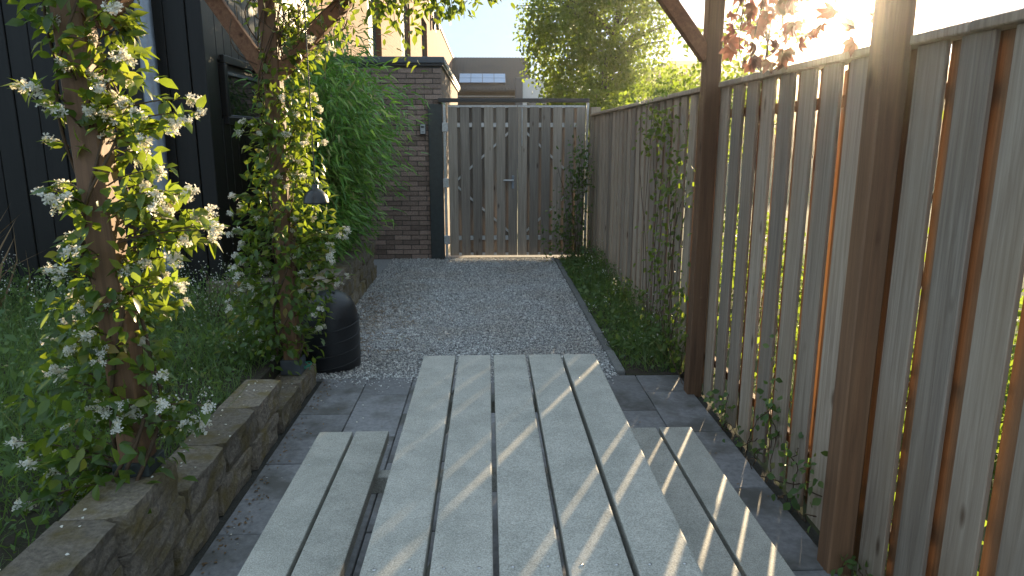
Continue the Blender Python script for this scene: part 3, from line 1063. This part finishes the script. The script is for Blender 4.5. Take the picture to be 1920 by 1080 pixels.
def jasmine(name, label, axis_pts, env, nodes, nleaf, seed, side=1.0, leaf=(0.045, 0.075)):
    """axis_pts: path the vine climbs; env: (t, radius) spread along it; nodes: world points of flower clusters."""
    global R
    keep = R
    R = np.random.default_rng(seed)
    A = np.array(axis_pts, float)
    seglen = np.r_[0, np.cumsum(np.linalg.norm(np.diff(A, axis=0), axis=1))]
    tot = seglen[-1]

    def at(t):
        return np.stack([np.interp(t * tot, seglen, A[:, k]) for k in range(3)], -1)

    root = empty(name, tuple(A[0]))
    tag(root, label, 'vine', 'flowering vines on the pergola posts')
    # climbing stems
    paths = []
    for k in range(4):
        tt = np.linspace(0, 1, 60)
        c = at(tt)
        ph = R.uniform(0, 6.28)
        turns = R.uniform(9, 15)
        rad = 0.082 + 0.02 * np.sin(tt * 9 + k)
        c = c + np.stack([np.cos(tt * turns + ph) * rad, np.sin(tt * turns + ph) * rad, 0 * tt], -1)
        paths.append((c, np.linspace(0.008, 0.0035, 60)))
    # side shoots to each flower cluster
    P, D, N, L = [], [], [], []
    for nd in nodes:
        nd = np.array(nd)
        ti = np.clip((nd[2] - A[0][2]) / max(0.1, A[-1][2] - A[0][2]) - 0.03, 0, 1)
        b = at(np.array([ti]))[0]
        dd = unit((nd - b)[None])[0]
        b = b + dd * 0.06
        mid = (b + nd) / 2 + np.array([0, 0, 0.03])
        u = np.linspace(0, 1, 7)[:, None]
        pth = (1 - u) ** 2 * b + 2 * u * (1 - u) * mid + u ** 2 * nd
        paths.append((pth, np.linspace(0.0032, 0.0016, 7)))
        ln = np.linalg.norm(nd - b)
        for q in range(int(3 + ln * 40)):
            v = R.uniform(0.15, 1.0)
            p = (1 - v) ** 2 * b + 2 * v * (1 - v) * mid + v ** 2 * nd
            P.append(p)
            d = dd * 0.5 + R.normal(size=3) * 0.75 + np.array([0, -0.1, -0.25])
            D.append(d)
            N.append(R.normal(size=3) * 0.5 + np.array([0, -0.3, 1.0]))
            L.append(R.uniform(*leaf))
    t = R.uniform(0, 1, nleaf)
    wt = np.interp(t, [e[0] for e in env], [e[1] for e in env])
    dens = np.interp(t, [e[0] for e in env], [e[2] for e in env])
    kp = R.uniform(0, 1, nleaf) < dens
    t, wt = t[kp], wt[kp]
    n = len(t)
    c = at(t)
    ang = R.uniform(0, 6.28, n)
    rr = 0.07 + (wt - 0.07) * R.uniform(0, 1, n) ** 0.8
    out = np.stack([np.cos(ang), np.sin(ang), 0 * ang], -1)
    off = np.interp(t, [e[0] for e in env], [e[3] for e in env])
    p = c + out * rr[:, None] + np.stack([off, 0 * off, R.normal(size=n) * .03], -1)
    P = np.vstack([np.array(P), p])
    D = np.vstack([np.array(D), out * 0.6 + R.normal(size=(n, 3)) * 0.6 + np.array([0, 0, -0.3])])
    N = np.vstack([np.array(N), R.normal(size=(n, 3)) * 0.55 + np.array([0, 0, 1.0]) + out * 0.3])
    L = np.r_[np.array(L), R.uniform(leaf[0], leaf[1], n)]
    tubes('stems', paths, M['stem'], root, 5)
    leaf_cloud('leaves', P, D, N, L, L * R.uniform(0.42, 0.58, len(L)) * 1.15, M['jasmine'], root)
    for nd in nodes:
        o = mesh_obj('flower_cluster', FLW[int(R.integers(0, len(FLW)))], M['petal'], None, tuple(nd))
        o.rotation_euler = (R.uniform(-.6, .6), R.uniform(-.6, .6), R.uniform(0, 6.28))
        sc_ = R.uniform(0.95, 1.4)
        o.scale = (sc_, sc_, sc_)
        rel(o, root)
    R = keep
    return root


near_px = [(60, 165), (112, 205), (140, 212), (92, 262), (108, 345), (112, 385), (98, 372), (245, 112), (228, 100), (238, 145), (262, 52), (180, 205), (200, 218), (185, 155),
           (150, 218), (130, 205), (272, 285), (268, 300), (232, 190), (255, 212), (205, 258), (355, 355), (300, 378), (292, 362), (312, 395), (350, 360), (398, 425), (365, 412), (360, 440), (405, 432), (130, 445), (112, 515),
           (118, 470), (275, 490), (238, 508), (305, 520), (342, 540), (352, 562), (262, 520), (208, 570), (175, 602), (140, 560), (100, 690), (112, 712), (150, 655), (185, 655), (290, 660), (310, 540), (225, 560),
           (380, 212), (345, 225), (300, 700), (362, 780), (370, 800), (350, 795), (320, 765), (195, 770), (160, 772), (118, 805), (222, 800), (235, 790), (190, 860), (175, 905), (200, 890), (98, 885), (95, 850), (28, 830), (55, 870),
           (250, 770), (330, 480), (215, 15), (150, 40), (100, 20), (170, 75), (120, 120), (165, 130), (205, 175), (250, 240), (165, 240), (130, 600), (90, 640), (230, 640), (60, 940), (130, 925)]
rr_ = random.Random(4)
near_px += [(x + rr_.uniform(-30, 30), y + rr_.uniform(-28, 28)) for x, y in near_px if rr_.random() < .55]
far_px_extra = .6
near_nodes = [on_y(x + rr_.uniform(-4, 4), y + rr_.uniform(-4, 4), 2.40 + rr_.uniform(-0.17, 0.14)) for x, y in near_px]
ax1 = [(LP1[0], LP1[1], 0.42), (LP1[0] - 0.022, LP1[1], 1.4), (LP1[0] - 0.05, LP1[1], 2.6)]
# env rows: t, spread radius, density, sideways offset
env1 = [(0, .26, .75, -.12), (.12, .27, .8, -.12), (.24, .22, .75, -.04), (.36, .19, .62, .02), (.44, .17, .45, .05), (.52, .14, .16, .12), (.62, .14, .2, .12), (.70, .15, .8, .04), (.8, .16, 1, .02), (.9, .16, 1, 0), (1, .16, 1, 0)]
jasmine('jasmine_vine', 'white-flowering climber covering the pergola post that stands on the high end of the block wall', ax1, env1, near_nodes, 2300, 21, leaf=(0.042, 0.075))

far_px = [(470, 235), (485, 250), (455, 225), (590, 180), (600, 205), (598, 225), (610, 262), (560, 300), (540, 295), (570, 330), (445, 370), (450, 390), (505, 365), (495, 415), (540, 410), (550, 430), (445, 432), (455, 455), (440, 480),
          (435, 505), (500, 505), (560, 480), (555, 470), (600, 440), (640, 440), (650, 430), (620, 480), (625, 490), (635, 530), (540, 480), (580, 500), (480, 550), (525, 525), (550, 545), (575, 560), (590, 590), (605, 610), (560, 620),
          (470, 600), (485, 640), (500, 655), (450, 530), (455, 545), (515, 440), (590, 390), (585, 405), (520, 330), (500, 300), (580, 70), (560, 40), (600, 110), (615, 90), (525, 180), (555, 210), (430, 580), (420, 640), (540, 250), (570, 270)]
far_px += [(x + rr_.uniform(-20, 20), y + rr_.uniform(-20, 20)) for x, y in far_px if rr_.random() < far_px_extra]
far_nodes = [on_y(x + rr_.uniform(-3, 3), y + rr_.uniform(-3, 3), 4.35 + rr_.uniform(-0.2, 0.15)) for x, y in far_px]
ax2 = [(LP2[0], LP2[1], 0.25), (LP2[0], LP2[1], 1.3), (LP2[0], LP2[1], 2.5)]
env2 = [(0, .36, .9, -.14), (.1, .34, 1, -.08), (.25, .32, 1, -.02), (.4, .28, 1, 0.02), (.5, .25, 1, 0.04), (.62, .2, .9, .04), (.72, .17, .75, .07), (.8, .14, .6, .07), (.88, .2, .25, .1), (1, .4, .30, .1)]
jasmine('jasmine_vine', 'white-flowering climber on the pergola post beside the black barrel', ax2, env2, far_nodes, 2500, 22, leaf=(0.045, 0.072))

# long sprays of the vine over the beams and braces
sp = empty('hanging_vine', (-0.6, 4.38, 2.45))
tag(sp, 'yellow-green vine shoots hanging from the pergola beam against the tan houses', 'vine')
paths, P, D, N = [], [], [], []
for k, (x0, x1, drop) in enumerate([(575, 560, 60), (600, 610, 150), (560, 540, 90), (640, 645, 90), (690, 690, 30), (720, 712, 28), (745, 765, 128), (790, 800, 30), (830, 835, 25), (860, 870, 35), (660, 640, 60), (700, 705, 45), (770, 775, 20), (812, 820, 26), (880, 868, 12), (925, 935, 8), (620, 625, 70), (530, 560, 60), (845, 850, 28), (735, 740, 40)]):
    yb = 4.32 + rr_.uniform(-.12, .12)
    a, b = on_y(x0, -25, yb), on_y(x1, drop, yb)
    u = np.linspace(0, 1, 9)[:, None]
    mid = (a + b) / 2 + np.array([rr_.uniform(-.05, .05), rr_.uniform(-.05, .05), 0])
    pth = (1 - u) ** 2 * a + 2 * u * (1 - u) * mid + u ** 2 * b
    paths.append((pth, np.linspace(.003, .0015, 9)))
    ln = np.linalg.norm(b - a)
    for q in range(int((16 + ln * 75) * (.55 if x0 < 700 else 1))):
        v = rr_.random()
        P.append((1 - v) * a + v * b + R.normal(size=3) * np.array([.05, .05, .02]))
        D.append(R.normal(size=3) * .7 + np.array([0, 0, -.6]))
        N.append(R.normal(size=3) * .7 + np.array([0, -.2, .8]))
tubes('stems', paths, M['stem'], sp, 5)
Ls = R.uniform(.04, .07, len(P))
leaf_cloud('leaves', np.array(P), np.array(D), np.array(N), Ls, Ls * .55, M['jasmine'], sp)

# tangle of bare stems between the braces
paths = []
for k in range(26):
    a = on_y(rr_.uniform(470, 560), rr_.uniform(60, 150), 4.4)
    b = on_y(rr_.uniform(430, 690), rr_.uniform(-30, 40), 4.35 + rr_.uniform(-.15, .1))
    u = np.linspace(0, 1, 10)[:, None]
    mid = (a + b) / 2 + R.normal(size=3) * .10
    paths.append(((1 - u) ** 2 * a + 2 * u * (1 - u) * mid + u ** 2 * b, rr_.uniform(.002, .0045)))
tubes('bare_stems', paths, M['stem'], sp, 5)

# red creeper near the sun, hanging from the long beam on the fence side
cr = empty('red_creeper', (1.3, 3.1, 2.5))
tag(cr, 'dark reddish creeper with five-part leaves hanging above the fence by the pergola post', 'vine')
paths, P, D, N, L = [], [], [], [], []
for k in range(24):
    y0 = rr_.uniform(2.62, 3.75)
    a = np.array([1.325, y0, 2.60])
    b = np.array([1.33 + rr_.uniform(-.12, .10), y0 + rr_.uniform(-.1, .1), rr_.choice([2.12, 2.2, 2.28, 2.05, 2.0])])
    u = np.linspace(0, 1, 8)[:, None]
    mid = (a + b) / 2 + R.normal(size=3) * .05
    pth = (1 - u) ** 2 * a + 2 * u * (1 - u) * mid + u ** 2 * b
    paths.append((pth, .0025))
    for q in range(5):
        v = rr_.uniform(.35, 1)
        P.append((1 - v) ** 2 * a + 2 * v * (1 - v) * mid + v * v * b + R.normal(size=3) * .03)
        D.append(R.normal(size=3) * .5 + np.array([0, 0, -.8]))
        N.append(R.normal(size=3) * .7 + np.array([-.2, -.5, .3]))
        L.append(rr_.uniform(.045, .085))
# a few tips lie over the fence cap
for k in range(12):
    P.append(np.array([1.37 + rr_.uniform(-.06, .06), rr_.uniform(2.55, 3.5), 2.0 + rr_.uniform(0, .07)]))
    D.append(R.normal(size=3) * .8)
    N.append(R.normal(size=3) * .5 + np.array([0, -.4, .8]))
    L.append(rr_.uniform(.04, .07))
tubes('stems', paths, M['stem'], cr, 5)
leaf_cloud('leaves', np.array(P), np.array(D), np.array(N), np.array(L), np.array(L) * 1.0, M['creeper'], cr, (PALM_V, PALM_F))

# bamboo ---------------------------------------------------------------------
bam = empty('bamboo', (-1.85, 7.2, 0.3))
tag(bam, 'tall dense green bamboo overhanging the gravel from the planter', 'bamboo')
paths, P, D, N, L = [], [], [], [], []
tips = []
for k in range(74):
    bx_, by_ = R.uniform(-1.98, -1.60), R.uniform(6.5, 8.15)
    h = R.uniform(1.5, 2.35)
    lean = np.array([R.uniform(-.05, .85) * (1.0 if R.uniform() < .75 else .3), R.uniform(-.35, .2)])
    if R.uniform() < .22:
        h = R.uniform(2.3, 2.75)
        lean *= .35
    u = np.linspace(0, 1, 9)
    pth = np.stack([bx_ + lean[0] * u ** 1.9, by_ + lean[1] * u ** 1.9, .28 + h * (u - .14 * u ** 3 * (abs(lean[0]) + .2))], -1)
    paths.append((pth, np.linspace(.0075, .0025, 9)))
    nl = int(150 + 60 * R.uniform())
    uu = R.uniform(.10, 1, nl) ** .85
    c = np.stack([np.interp(uu, u, pth[:, j]) for j in range(3)], -1)
    sp_ = .17 * np.sin(np.clip(uu, .05, 1) * 2.6) + .05
    o_ = R.normal(size=(nl, 3)) * np.array([1, 1, .6]) * sp_[:, None]
    c = c + o_ + np.array([.05, -.03, 0])
    P.append(c)
    D.append(unit(o_) * .7 + R.normal(size=(nl, 3)) * .35 + np.array([.25, -.15, -.45]))
    N.append(R.normal(size=(nl, 3)) * .5 + np.array([0, 0, 1]))
    L.append(R.uniform(.08, .15, nl))
tubes('culms', paths, M['culm'], bam, 5)
P, D, N, L = np.vstack(P), np.vstack(D), np.vstack(N), np.concatenate(L)
kp = (P[:, 0] > -2.12) & (P[:, 2] > .38) & (P[:, 1] < 9.55)
leaf_cloud('foliage', P[kp], D[kp], N[kp], L[kp], L[kp] * .165, M['bamboo'], bam, (BLADE_V, BLADE_F))


# trees and shrubs ------------------------------------------------------------
def tree(name, label, cat, base, blobs, trunk, nleaf, size, mat, hang=0.5, limbs=9, group=None, seed=1):
    """blobs: (x, y, z, rx, ry, rz, weight) lumps of crown; every leaf is its own small face pair."""
    rg = np.random.default_rng(seed)
    root = empty(name, base)
    tag(root, label, cat, group)
    tops = []
    ws = np.array([b[6] for b in blobs])
    ws = ws / ws.sum()
    P, D = [], []
    for b, w_ in zip(blobs, ws):
        k = int(nleaf * w_)
        # twigs inside the lump give clumps and gaps
        ntw = max(6, k // 26)
        d = unit(rg.normal(size=(ntw, 3)))
        rad = rg.uniform(.25, 1, ntw) ** .5
        tw = np.array(b[:3]) + d * rad[:, None] * np.array(b[3:6])
        ids = rg.integers(0, ntw, k)
        ln = rg.uniform(0, 1, k)
        p = tw[ids] + rg.normal(size=(k, 3)) * .055 * (size / .06) + np.stack([rg.normal(size=k) * .04, rg.normal(size=k) * .04, -ln * hang], -1)
        P.append(p)
        D.append(rg.normal(size=(k, 3)) * .6 + np.array([0, 0, -.5 - hang * .4]))
        tops.append((b, tw))
    P, D = np.vstack(P), np.vstack(D)
    N = rg.normal(size=P.shape) * .7 + np.array([0, 0, .6])
    Ls = rg.uniform(.65, 1.25, len(P)) * size
    leaf_cloud('crown', P, D, N, Ls, Ls * .75, mat, root, (QUICK_V, QUICK_F))
    bx0 = np.array(base)
    th_ = trunk
    main_top = np.array(max(blobs, key=lambda b: b[2])[:3])
    u = np.linspace(0, 1, 10)[:, None]
    wob = np.cumsum(rg.normal(size=(10, 3)) * np.array([.03, .03, 0]), axis=0) * th_ * 6
    mp_ = bx0 + (main_top - bx0) * u + wob
    tubes('trunk', [(mp_, np.linspace(th_, th_ * .25, 10))], M['bark'], root, 9)
    br_ = []
    for b, tw in tops:
        for q in range(limbs):
            e = tw[int(rg.integers(0, len(tw)))]
            s_ = mp_[int(np.clip(np.searchsorted(mp_[:, 2], e[2] - .6 * np.linalg.norm(e[:2] - bx0[:2])), 2, 8))]
            mid = (s_ + e) / 2 + np.array([0, 0, .15 * np.linalg.norm(e - s_)])
            br_.append(((1 - u) ** 2 * s_ + 2 * u * (1 - u) * mid + u ** 2 * e, np.linspace(th_ * .28, th_ * .05, 10)))
    tubes('limbs', br_, M['bark'], root, 5)
    return root


tree('birch_tree', 'large drooping birch with small leaves behind the gate', 'tree', (2.0, 15.2, 0),
     [(1.9, 15, 5.6, 1.15, 1.1, 1.3, 3), (2.6, 15.3, 4.4, 1.15, 1.1, 1.0, 3), (1.55, 14.8, 3.9, .95, .9, .9, 2.6), (2.2, 15, 3.2, 1.1, 1.0, .8, 2.4), (3.0, 15.4, 5.8, 1.0, 1.0, 1.2, 2.2), (.95, 14.8, 4.25, .38, .4, .35, .35), (1.9, 14.6, 2.6, 1.0, .8, .5, 1.6), (3.15, 15, 3.6, .7, .8, .8, 1.2)],
     .13, 27000, .085, M['birch'], .65, 9, seed=5)
tree('shrub', 'low yellow-green shrub rising over the fence between birch and pergola post', 'shrub', (3.3, 11.4, 0),
     [(2.6, 11, 2.0, .55, .8, .7, 1), (3.3, 11.4, 2.2, .7, .8, .75, 1.2), (4.2, 11.8, 2.1, .7, .8, .6, 1), (2.2, 10.6, 1.6, .4, .6, .6, .6)],
     .05, 5200, .085, M['birch'], .2, 5, seed=6)
tree('olive_tree', 'sparse dark-leaved young tree behind the far pergola post', 'tree', (2.45, 6.6, 0),
     [(2.05, 6.4, 2.5, .34, .4, .32, 1), (2.4, 6.6, 2.25, .4, .4, .3, 1), (2.55, 6.5, 2.85, .3, .4, .3, .8), (1.9, 6.3, 2.15, .26, .3, .25, .8)],
     .03, 900, .06, M['birch'], .1, 7, seed=7)
for k, (x, y, rx, ry, rz) in enumerate([(2.5, 3.2, .35, .7, .36), (2.75, 5.0, .4, .8, .42), (3.0, 1.9, .4, .6, .4), (2.7, 7.2, .4, .9, .5), (3.6, 3.9, .5, .7, .5)]):
    tree('garden_shrub', ('leafy shrub in the garden behind the fence, seen through the gaps between its boards'), 'shrub', (x, y, 0),
         [(x, y, rz * .9, rx, ry, rz, 1)], .02, 1500, .06, M['birch'], .05, 5, 'shrubs behind the fence', seed=30 + k)
tree('distant_tree', 'rounded tree far beyond the white house on the skyline', 'tree', (8.4, 38, 0),
     [(8.4, 38, 4.0, 1.9, 1.6, 1.7, 1), (6.4, 37.5, 3.4, 1.6, 1.4, 1.2, .8)], .18, 5000, .2, M['birch'], .2, 7, seed=9)


# grasses and weeds --------------------------------------------------------------
def weeds(name, label, area, n_blade, n_leaf, n_dot, zfun, hr, seed, hfun=None):
    rg = np.random.default_rng(seed)
    root = empty(name, (sum(area[:2]) / 2, sum(area[2:]) / 2, 0.02))
    tag(root, label, 'weeds')
    root['kind'] = 'stuff'

    def pos(n):
        # clumped
        nc = max(10, n // 40)
        cx, cy = rg.uniform(area[0], area[1], nc), rg.uniform(area[2], area[3], nc)
        i = rg.integers(0, nc, n)
        x = np.clip(cx[i] + rg.normal(size=n) * .10, area[0], area[1])
        y = np.clip(cy[i] + rg.normal(size=n) * .10, area[2], area[3])
        return x, y, i
    x, y, i = pos(n_blade)
    hk = hfun(x, y) if hfun else 1.0
    P = np.stack([x, y, zfun(x, y)], -1)
    D = rg.normal(size=(n_blade, 3)) * .45 + np.array([0, 0, 1])
    N = rg.normal(size=(n_blade, 3)) + np.array([0, -.3, 0])
    Ls = rg.uniform(hr[0], hr[1], n_blade) * hk
    leaf_cloud('grass_blades', P, D, N, Ls, rg.uniform(.003, .007, n_blade), M['weed'], root, (BLADE_V * np.array([1, 1, 2.4]), BLADE_F))
    x, y, i = pos(n_leaf)
    hk = hfun(x, y) if hfun else 1.0
    z = zfun(x, y) + rg.uniform(0.0, hr[1] * .85, n_leaf) ** 1.0 * hk
    P = np.stack([x, y, z], -1)
    D = rg.normal(size=(n_leaf, 3)) * .8 + np.array([0, 0, .3])
    N = rg.normal(size=(n_leaf, 3)) * .6 + np.array([0, 0, 1])
    Ls = rg.uniform(.015, .042, n_leaf) * np.where(rg.uniform(size=n_leaf) < .12, 2.0, 1.0)
    leaf_cloud('weed_leaves', P, D, N, Ls, Ls * .6, M['weed'], root, (QUICK_V, QUICK_F))
    if n_dot:
        # tiny white flowers on thin stalks
        nst = n_dot // 7
        sx, sy, _ = pos(nst)
        hk = hfun(sx, sy) if hfun else np.ones(nst)
        hh = rg.uniform(hr[0], hr[1] * 1.35, nst) * hk
        pth, P = [], []
        for a in range(nst):
            b0 = np.array([sx[a], sy[a], float(zfun(sx[a:a + 1], sy[a:a + 1])[0])])
            tip = b0 + np.array([rg.normal() * .06, rg.normal() * .06, hh[a]])
            u = np.linspace(0, 1, 5)[:, None]
            pth.append((b0 + (tip - b0) * u + np.array([.02, .01, 0]) * np.sin(u * 3.1), .0013))
            for q in range(7):
                P.append(tip + rg.normal(size=3) * np.array([.022, .022, .035]) - np.array([0, 0, .03]))
        tubes('flower_stalks', pth, M['weed'], root, 3)
        P = np.array(P)
        leaf_cloud('small_flowers', P, rg.normal(size=P.shape), rg.normal(size=P.shape) + np.array([0, -.6, .6]), .012, .013, M['petal'], root, (QUICK_V, QUICK_F))
        for c in root.children:
            if c.name.startswith('flower_stalks'):
                stuff(c)
    return root


bedz = lambda x, y: np.full(np.shape(x), .235)
low = lambda x, y: np.clip(.45 + 1.0 * np.clip((-1.35 - x) * .9, 0, 1), .4, 1.2)
weeds('bed_weeds', 'feathery green weeds and grass with tiny white flowers filling the raised bed', (-4.6, -1.43, 1.2, 5.85), 15000, 14000, 2200, bedz, (.10, .34), 41, low)
weeds('fence_weeds', 'green weeds growing along the fence foot beside the gravel', (.98, 1.385, 4.68, 9.35), 4200, 5600, 300, lambda x, y: np.full(np.shape(x), .018), (.06, .24), 42,
      lambda x, y: .4 + 1.0 * np.clip((x - .98) / .35, 0, 1))
weeds('neighbour_grass', 'sunlit rough grass in the garden behind the fence', (1.6, 4.5, 1.0, 9.5), 6000, 2500, 0, lambda x, y: np.full(np.shape(x), -.012), (.10, .3), 43)

# climber on the fence past the far post, and one at the gate
for nm, label, ctrs, n_, seed, mt, sz in (
        ('fence_climber', 'light green climber leaves spreading on the fence past the far pergola post', [(1.34, 5.0, 1.35, .05, .45, .33), (1.34, 5.3, .75, .06, .5, .45), (1.33, 4.75, .4, .07, .3, .3), (1.34, 5.6, 1.75, .06, .5, .2)], 620, 51, 'birch', .045),
        ('gate_climber', 'brownish green climber growing over the foot of the gate beside the fence', [(1.14, 9.2, .75, .2, .12, .55), (1.2, 9.1, 1.25, .14, .14, .35), (1.05, 9.3, .35, .26, .1, .3)], 900, 52, 'weed', .05),
        ('bindweed', 'small bindweed with pale leaves at the foot of the fence beside the bench', [(1.35, 2.75, .2, .035, .2, .16), (1.35, 3.1, .35, .03, .14, .2), (1.35, 3.7, .12, .04, .25, .1), (1.35, 2.2, .08, .035, .25, .06)], 200, 53, 'weed', .04)):
    rg = np.random.default_rng(seed)
    root = empty(nm, (ctrs[0][0], ctrs[0][1], .02))
    tag(root, label, 'climber')
    P = []
    pth = []
    for c in ctrs:
        k = n_ // len(ctrs)
        d = rg.normal(size=(k, 3)) * np.array(c[3:]) * .6
        P.append(np.array(c[:3]) + d)
        for q in range(5):
            e = np.array(c[:3]) + rg.normal(size=3) * np.array(c[3:]) * .7
            s_ = np.array([c[0], c[1] + rg.normal() * .15, .0])
            u = np.linspace(0, 1, 10)[:, None]
            pp = s_ + (e - s_) * u + np.cumsum(rg.normal(size=(10, 3)) * .012, axis=0)
            pp[:, 0] = np.minimum(pp[:, 0], 1.388)
            pth.append((pp, .0028))
    P = np.vstack(P)
    P[:, 0] = np.minimum(P[:, 0], 1.385)
    P[:, 2] = np.maximum(P[:, 2], .03)
    D = rg.normal(size=P.shape) * .6 + np.array([-.4, 0, -.5])
    N = rg.normal(size=P.shape) * .4 + np.array([-1, -.3, .5])
    Ls = rg.uniform(.6, 1.3, len(P)) * sz
    leaf_cloud('leaves', P, D, N, Ls, Ls * .8, M[mt], root)
    tubes('stems', pth, M['stem'], root, 4)

iv = empty('ivy', (1.53, 4.0, 0))  # added leaves; they break up the slit light and the sun streaks
tag(iv, 'sparse ivy added behind the fence to break up the light in its slits', 'ivy')
rg = np.random.default_rng(77)
P, pth = [], []
for k in range(46):
    y0 = rg.uniform(1.0, 8.8)
    h = rg.uniform(.5, 1.75)
    u = np.linspace(0, 1, 14)[:, None]
    pp = np.array([1.525, y0, 0]) + np.array([0, rg.normal() * .25, h]) * u + np.cumsum(rg.normal(size=(14, 3)) * np.array([.002, .02, 0]), axis=0)
    pth.append((pp, .003))
    for q in range(int(h * 34)):
        P.append(pp[int(rg.integers(0, 14))] + rg.normal(size=3) * np.array([.012, .05, .05]) + np.array([.02, 0, 0]))
P = np.array(P)
P[:, 0] = np.maximum(P[:, 0], 1.505)
Ls = rg.uniform(.025, .05, len(P))
leaf_cloud('leaves', P, rg.normal(size=P.shape) * .6 + np.array([.3, 0, -.5]), rg.normal(size=P.shape) * .5 + np.array([1, 0, .4]), Ls, Ls * .95, M['birch'], iv)
tubes('stems', pth, M['stem'], iv, 4)

# dry strap leaves at the left edge of the bed
fl = empty('dry_strap_plant', (-4.35, 5.2, .24))
tag(fl, 'brown strap-leaved clump against the black wall at the end of the bed', 'plant')
rg = np.random.default_rng(8)
k = 34
c0 = on_y(-30, 600, 5.3)
P = np.stack([c0[0] + rg.normal(size=k) * .09, np.full(k, 5.3) + rg.normal(size=k) * .08, np.full(k, .24)], -1)
D = np.stack([rg.normal(size=k) * .28, rg.normal(size=k) * .2, np.ones(k)], -1)
leaf_cloud('strap_leaves', P, D, rg.normal(size=(k, 3)) + np.array([0, -1, 0]), rg.uniform(.6, 1.05, k), rg.uniform(.02, .035, k), M['dry'], fl, (BLADE_V * np.array([1, 1, 1.8]), BLADE_F))

# small leafy plants in front of the black wall (between the posts)
for j, (x, y, s_) in enumerate([(415, 600, .9), (380, 580, .7), (80, 590, 1.0), (455, 640, .8)]):
    c0 = on_y(x, y, 5.0 if j < 3 else 4.2)
    rg = np.random.default_rng(60 + j)
    root = empty('flowering_weed', (c0[0], c0[1], .24))
    tag(root, ['wiry brown-stemmed weed before the black wall beside the downpipe', 'small branching weed at the foot of the zinc downpipe', 'tall airy weed with tiny white flowers before the black wall', 'bushy weed at the foot of the post beside the barrel'][j], 'weed')
    pth, P = [], []
    for q in range(16):
        e = np.array([c0[0], c0[1], .24]) + np.array([rg.normal() * .16 * s_, rg.normal() * .12, rg.uniform(.25, .62) * s_])
        b0 = np.array([c0[0] + rg.normal() * .04, c0[1] + rg.normal() * .04, .24])
        u = np.linspace(0, 1, 6)[:, None]
        pp = b0 + (e - b0) * u ** np.array([1.6, 1.6, 1])
        pth.append((pp, .0017))
        for z_ in range(9):
            P.append(pp[int(rg.integers(2, 6))] + rg.normal(size=3) * .03)
    tubes('stalks', pth, M['stem'] if j == 0 else M['weed'], root, 4)
    P = np.array(P)
    leaf_cloud('leaves', P, rg.normal(size=P.shape), rg.normal(size=P.shape) + np.array([0, 0, .7]), .028, .016, M['weed'], root)
    leaf_cloud('small_flowers', P[::3] + .015, rg.normal(size=P[::3].shape), rg.normal(size=P[::3].shape), .012, .013, M['petal'], root, (QUICK_V, QUICK_F))

# twine at the foot of the far left post
aa = np.linspace(0, 16, 60)
tw = np.stack([-1.205 + .03 * np.cos(aa) * (.4 + aa / 20), 4.42 + .03 * np.sin(aa * 1.3), .155 + .006 * aa / 2 + .012 * np.abs(np.sin(aa * .7))], -1)
o = tubes('garden_twine', [(tw, .003)], M['teal'], None, 5)
tag(o, 'tangled green garden twine on the low wall end beside the barrel', 'twine')

rg = np.random.default_rng(72)
k = 620
P = np.stack([-1.28 + np.abs(rg.normal(size=k)) * .33, rg.normal(size=k) * .75 + 6.3, np.full(k, .022)], -1)
P[:, 1] = np.clip(P[:, 1], 5.25, 9.4)
o = leaf_cloud('bamboo_litter', P, rg.normal(size=P.shape) * np.array([1, 1, .1]), rg.normal(size=P.shape) * .2 + np.array([0, 0, 1]), rg.uniform(.04, .10, k), .007, M['dry'], None, (BLADE_V, BLADE_F))
tag(o, 'fallen brown bamboo leaves on the gravel before the planter', 'leaf litter')

# litter: dry leaves and petals on the paving, mostly along the wall
rg = np.random.default_rng(71)
k = 420
x = np.where(rg.uniform(size=k) < .7, -1.13 + np.abs(rg.normal(size=k)) * .05, rg.uniform(-1.1, 1.35, k))
P = np.stack([x, rg.uniform(1.0, 4.6, k), np.full(k, .0235)], -1)
D = rg.normal(size=P.shape) * np.array([1, 1, .08])
N = rg.normal(size=P.shape) * .15 + np.array([0, 0, 1])
Ls = rg.uniform(.006, .022, k)
o = leaf_cloud('leaf_litter', P, D, N, Ls, Ls * .6, M['dry'], None)
tag(o, 'scattered dry leaf bits on the dark paving slabs', 'leaf litter')
k = 90
P = np.stack([np.where(rg.uniform(size=k) < .5, -1.28 + rg.normal(size=k) * .06, rg.uniform(-1.1, -.4, k)), rg.uniform(1.4, 4.5, k), np.full(k, .0)], -1)
P[:, 2] = np.where(P[:, 0] < -1.17, np.where(P[:, 1] < 2.5, .452, np.where(P[:, 1] < 3.8, .302, .152)), .024)
o = leaf_cloud('fallen_petals', P, rg.normal(size=P.shape) * np.array([1, 1, .1]), rg.normal(size=P.shape) * .2 + np.array([0, 0, 1]), .013, .011, M['petal'], None)
tag(o, 'tiny fallen white petals on the block wall and paving', 'petals')

# ================================================================== haze: added volume that gives a glow near the sun, like lens glare
hz = box('haze', (-200, 200), (-100, 300), (-1.2, 8.4), None, None, 0)
m = bpy.data.materials.new('haze_air')
m.use_nodes = True
t = m.node_tree
t.nodes.remove(t.nodes['Principled BSDF'])
pv = t.nodes.new('ShaderNodeVolumePrincipled')
pv.inputs['Color'].default_value = (0.97, 0.95, 0.92, 1)
pv.inputs['Density'].default_value = 0.0012
pv.inputs['Anisotropy'].default_value = 0.94
t.links.new(pv.outputs[0], t.nodes['Material Output'].inputs['Volume'])
hz.data.materials.append(m)
stuff(hz)
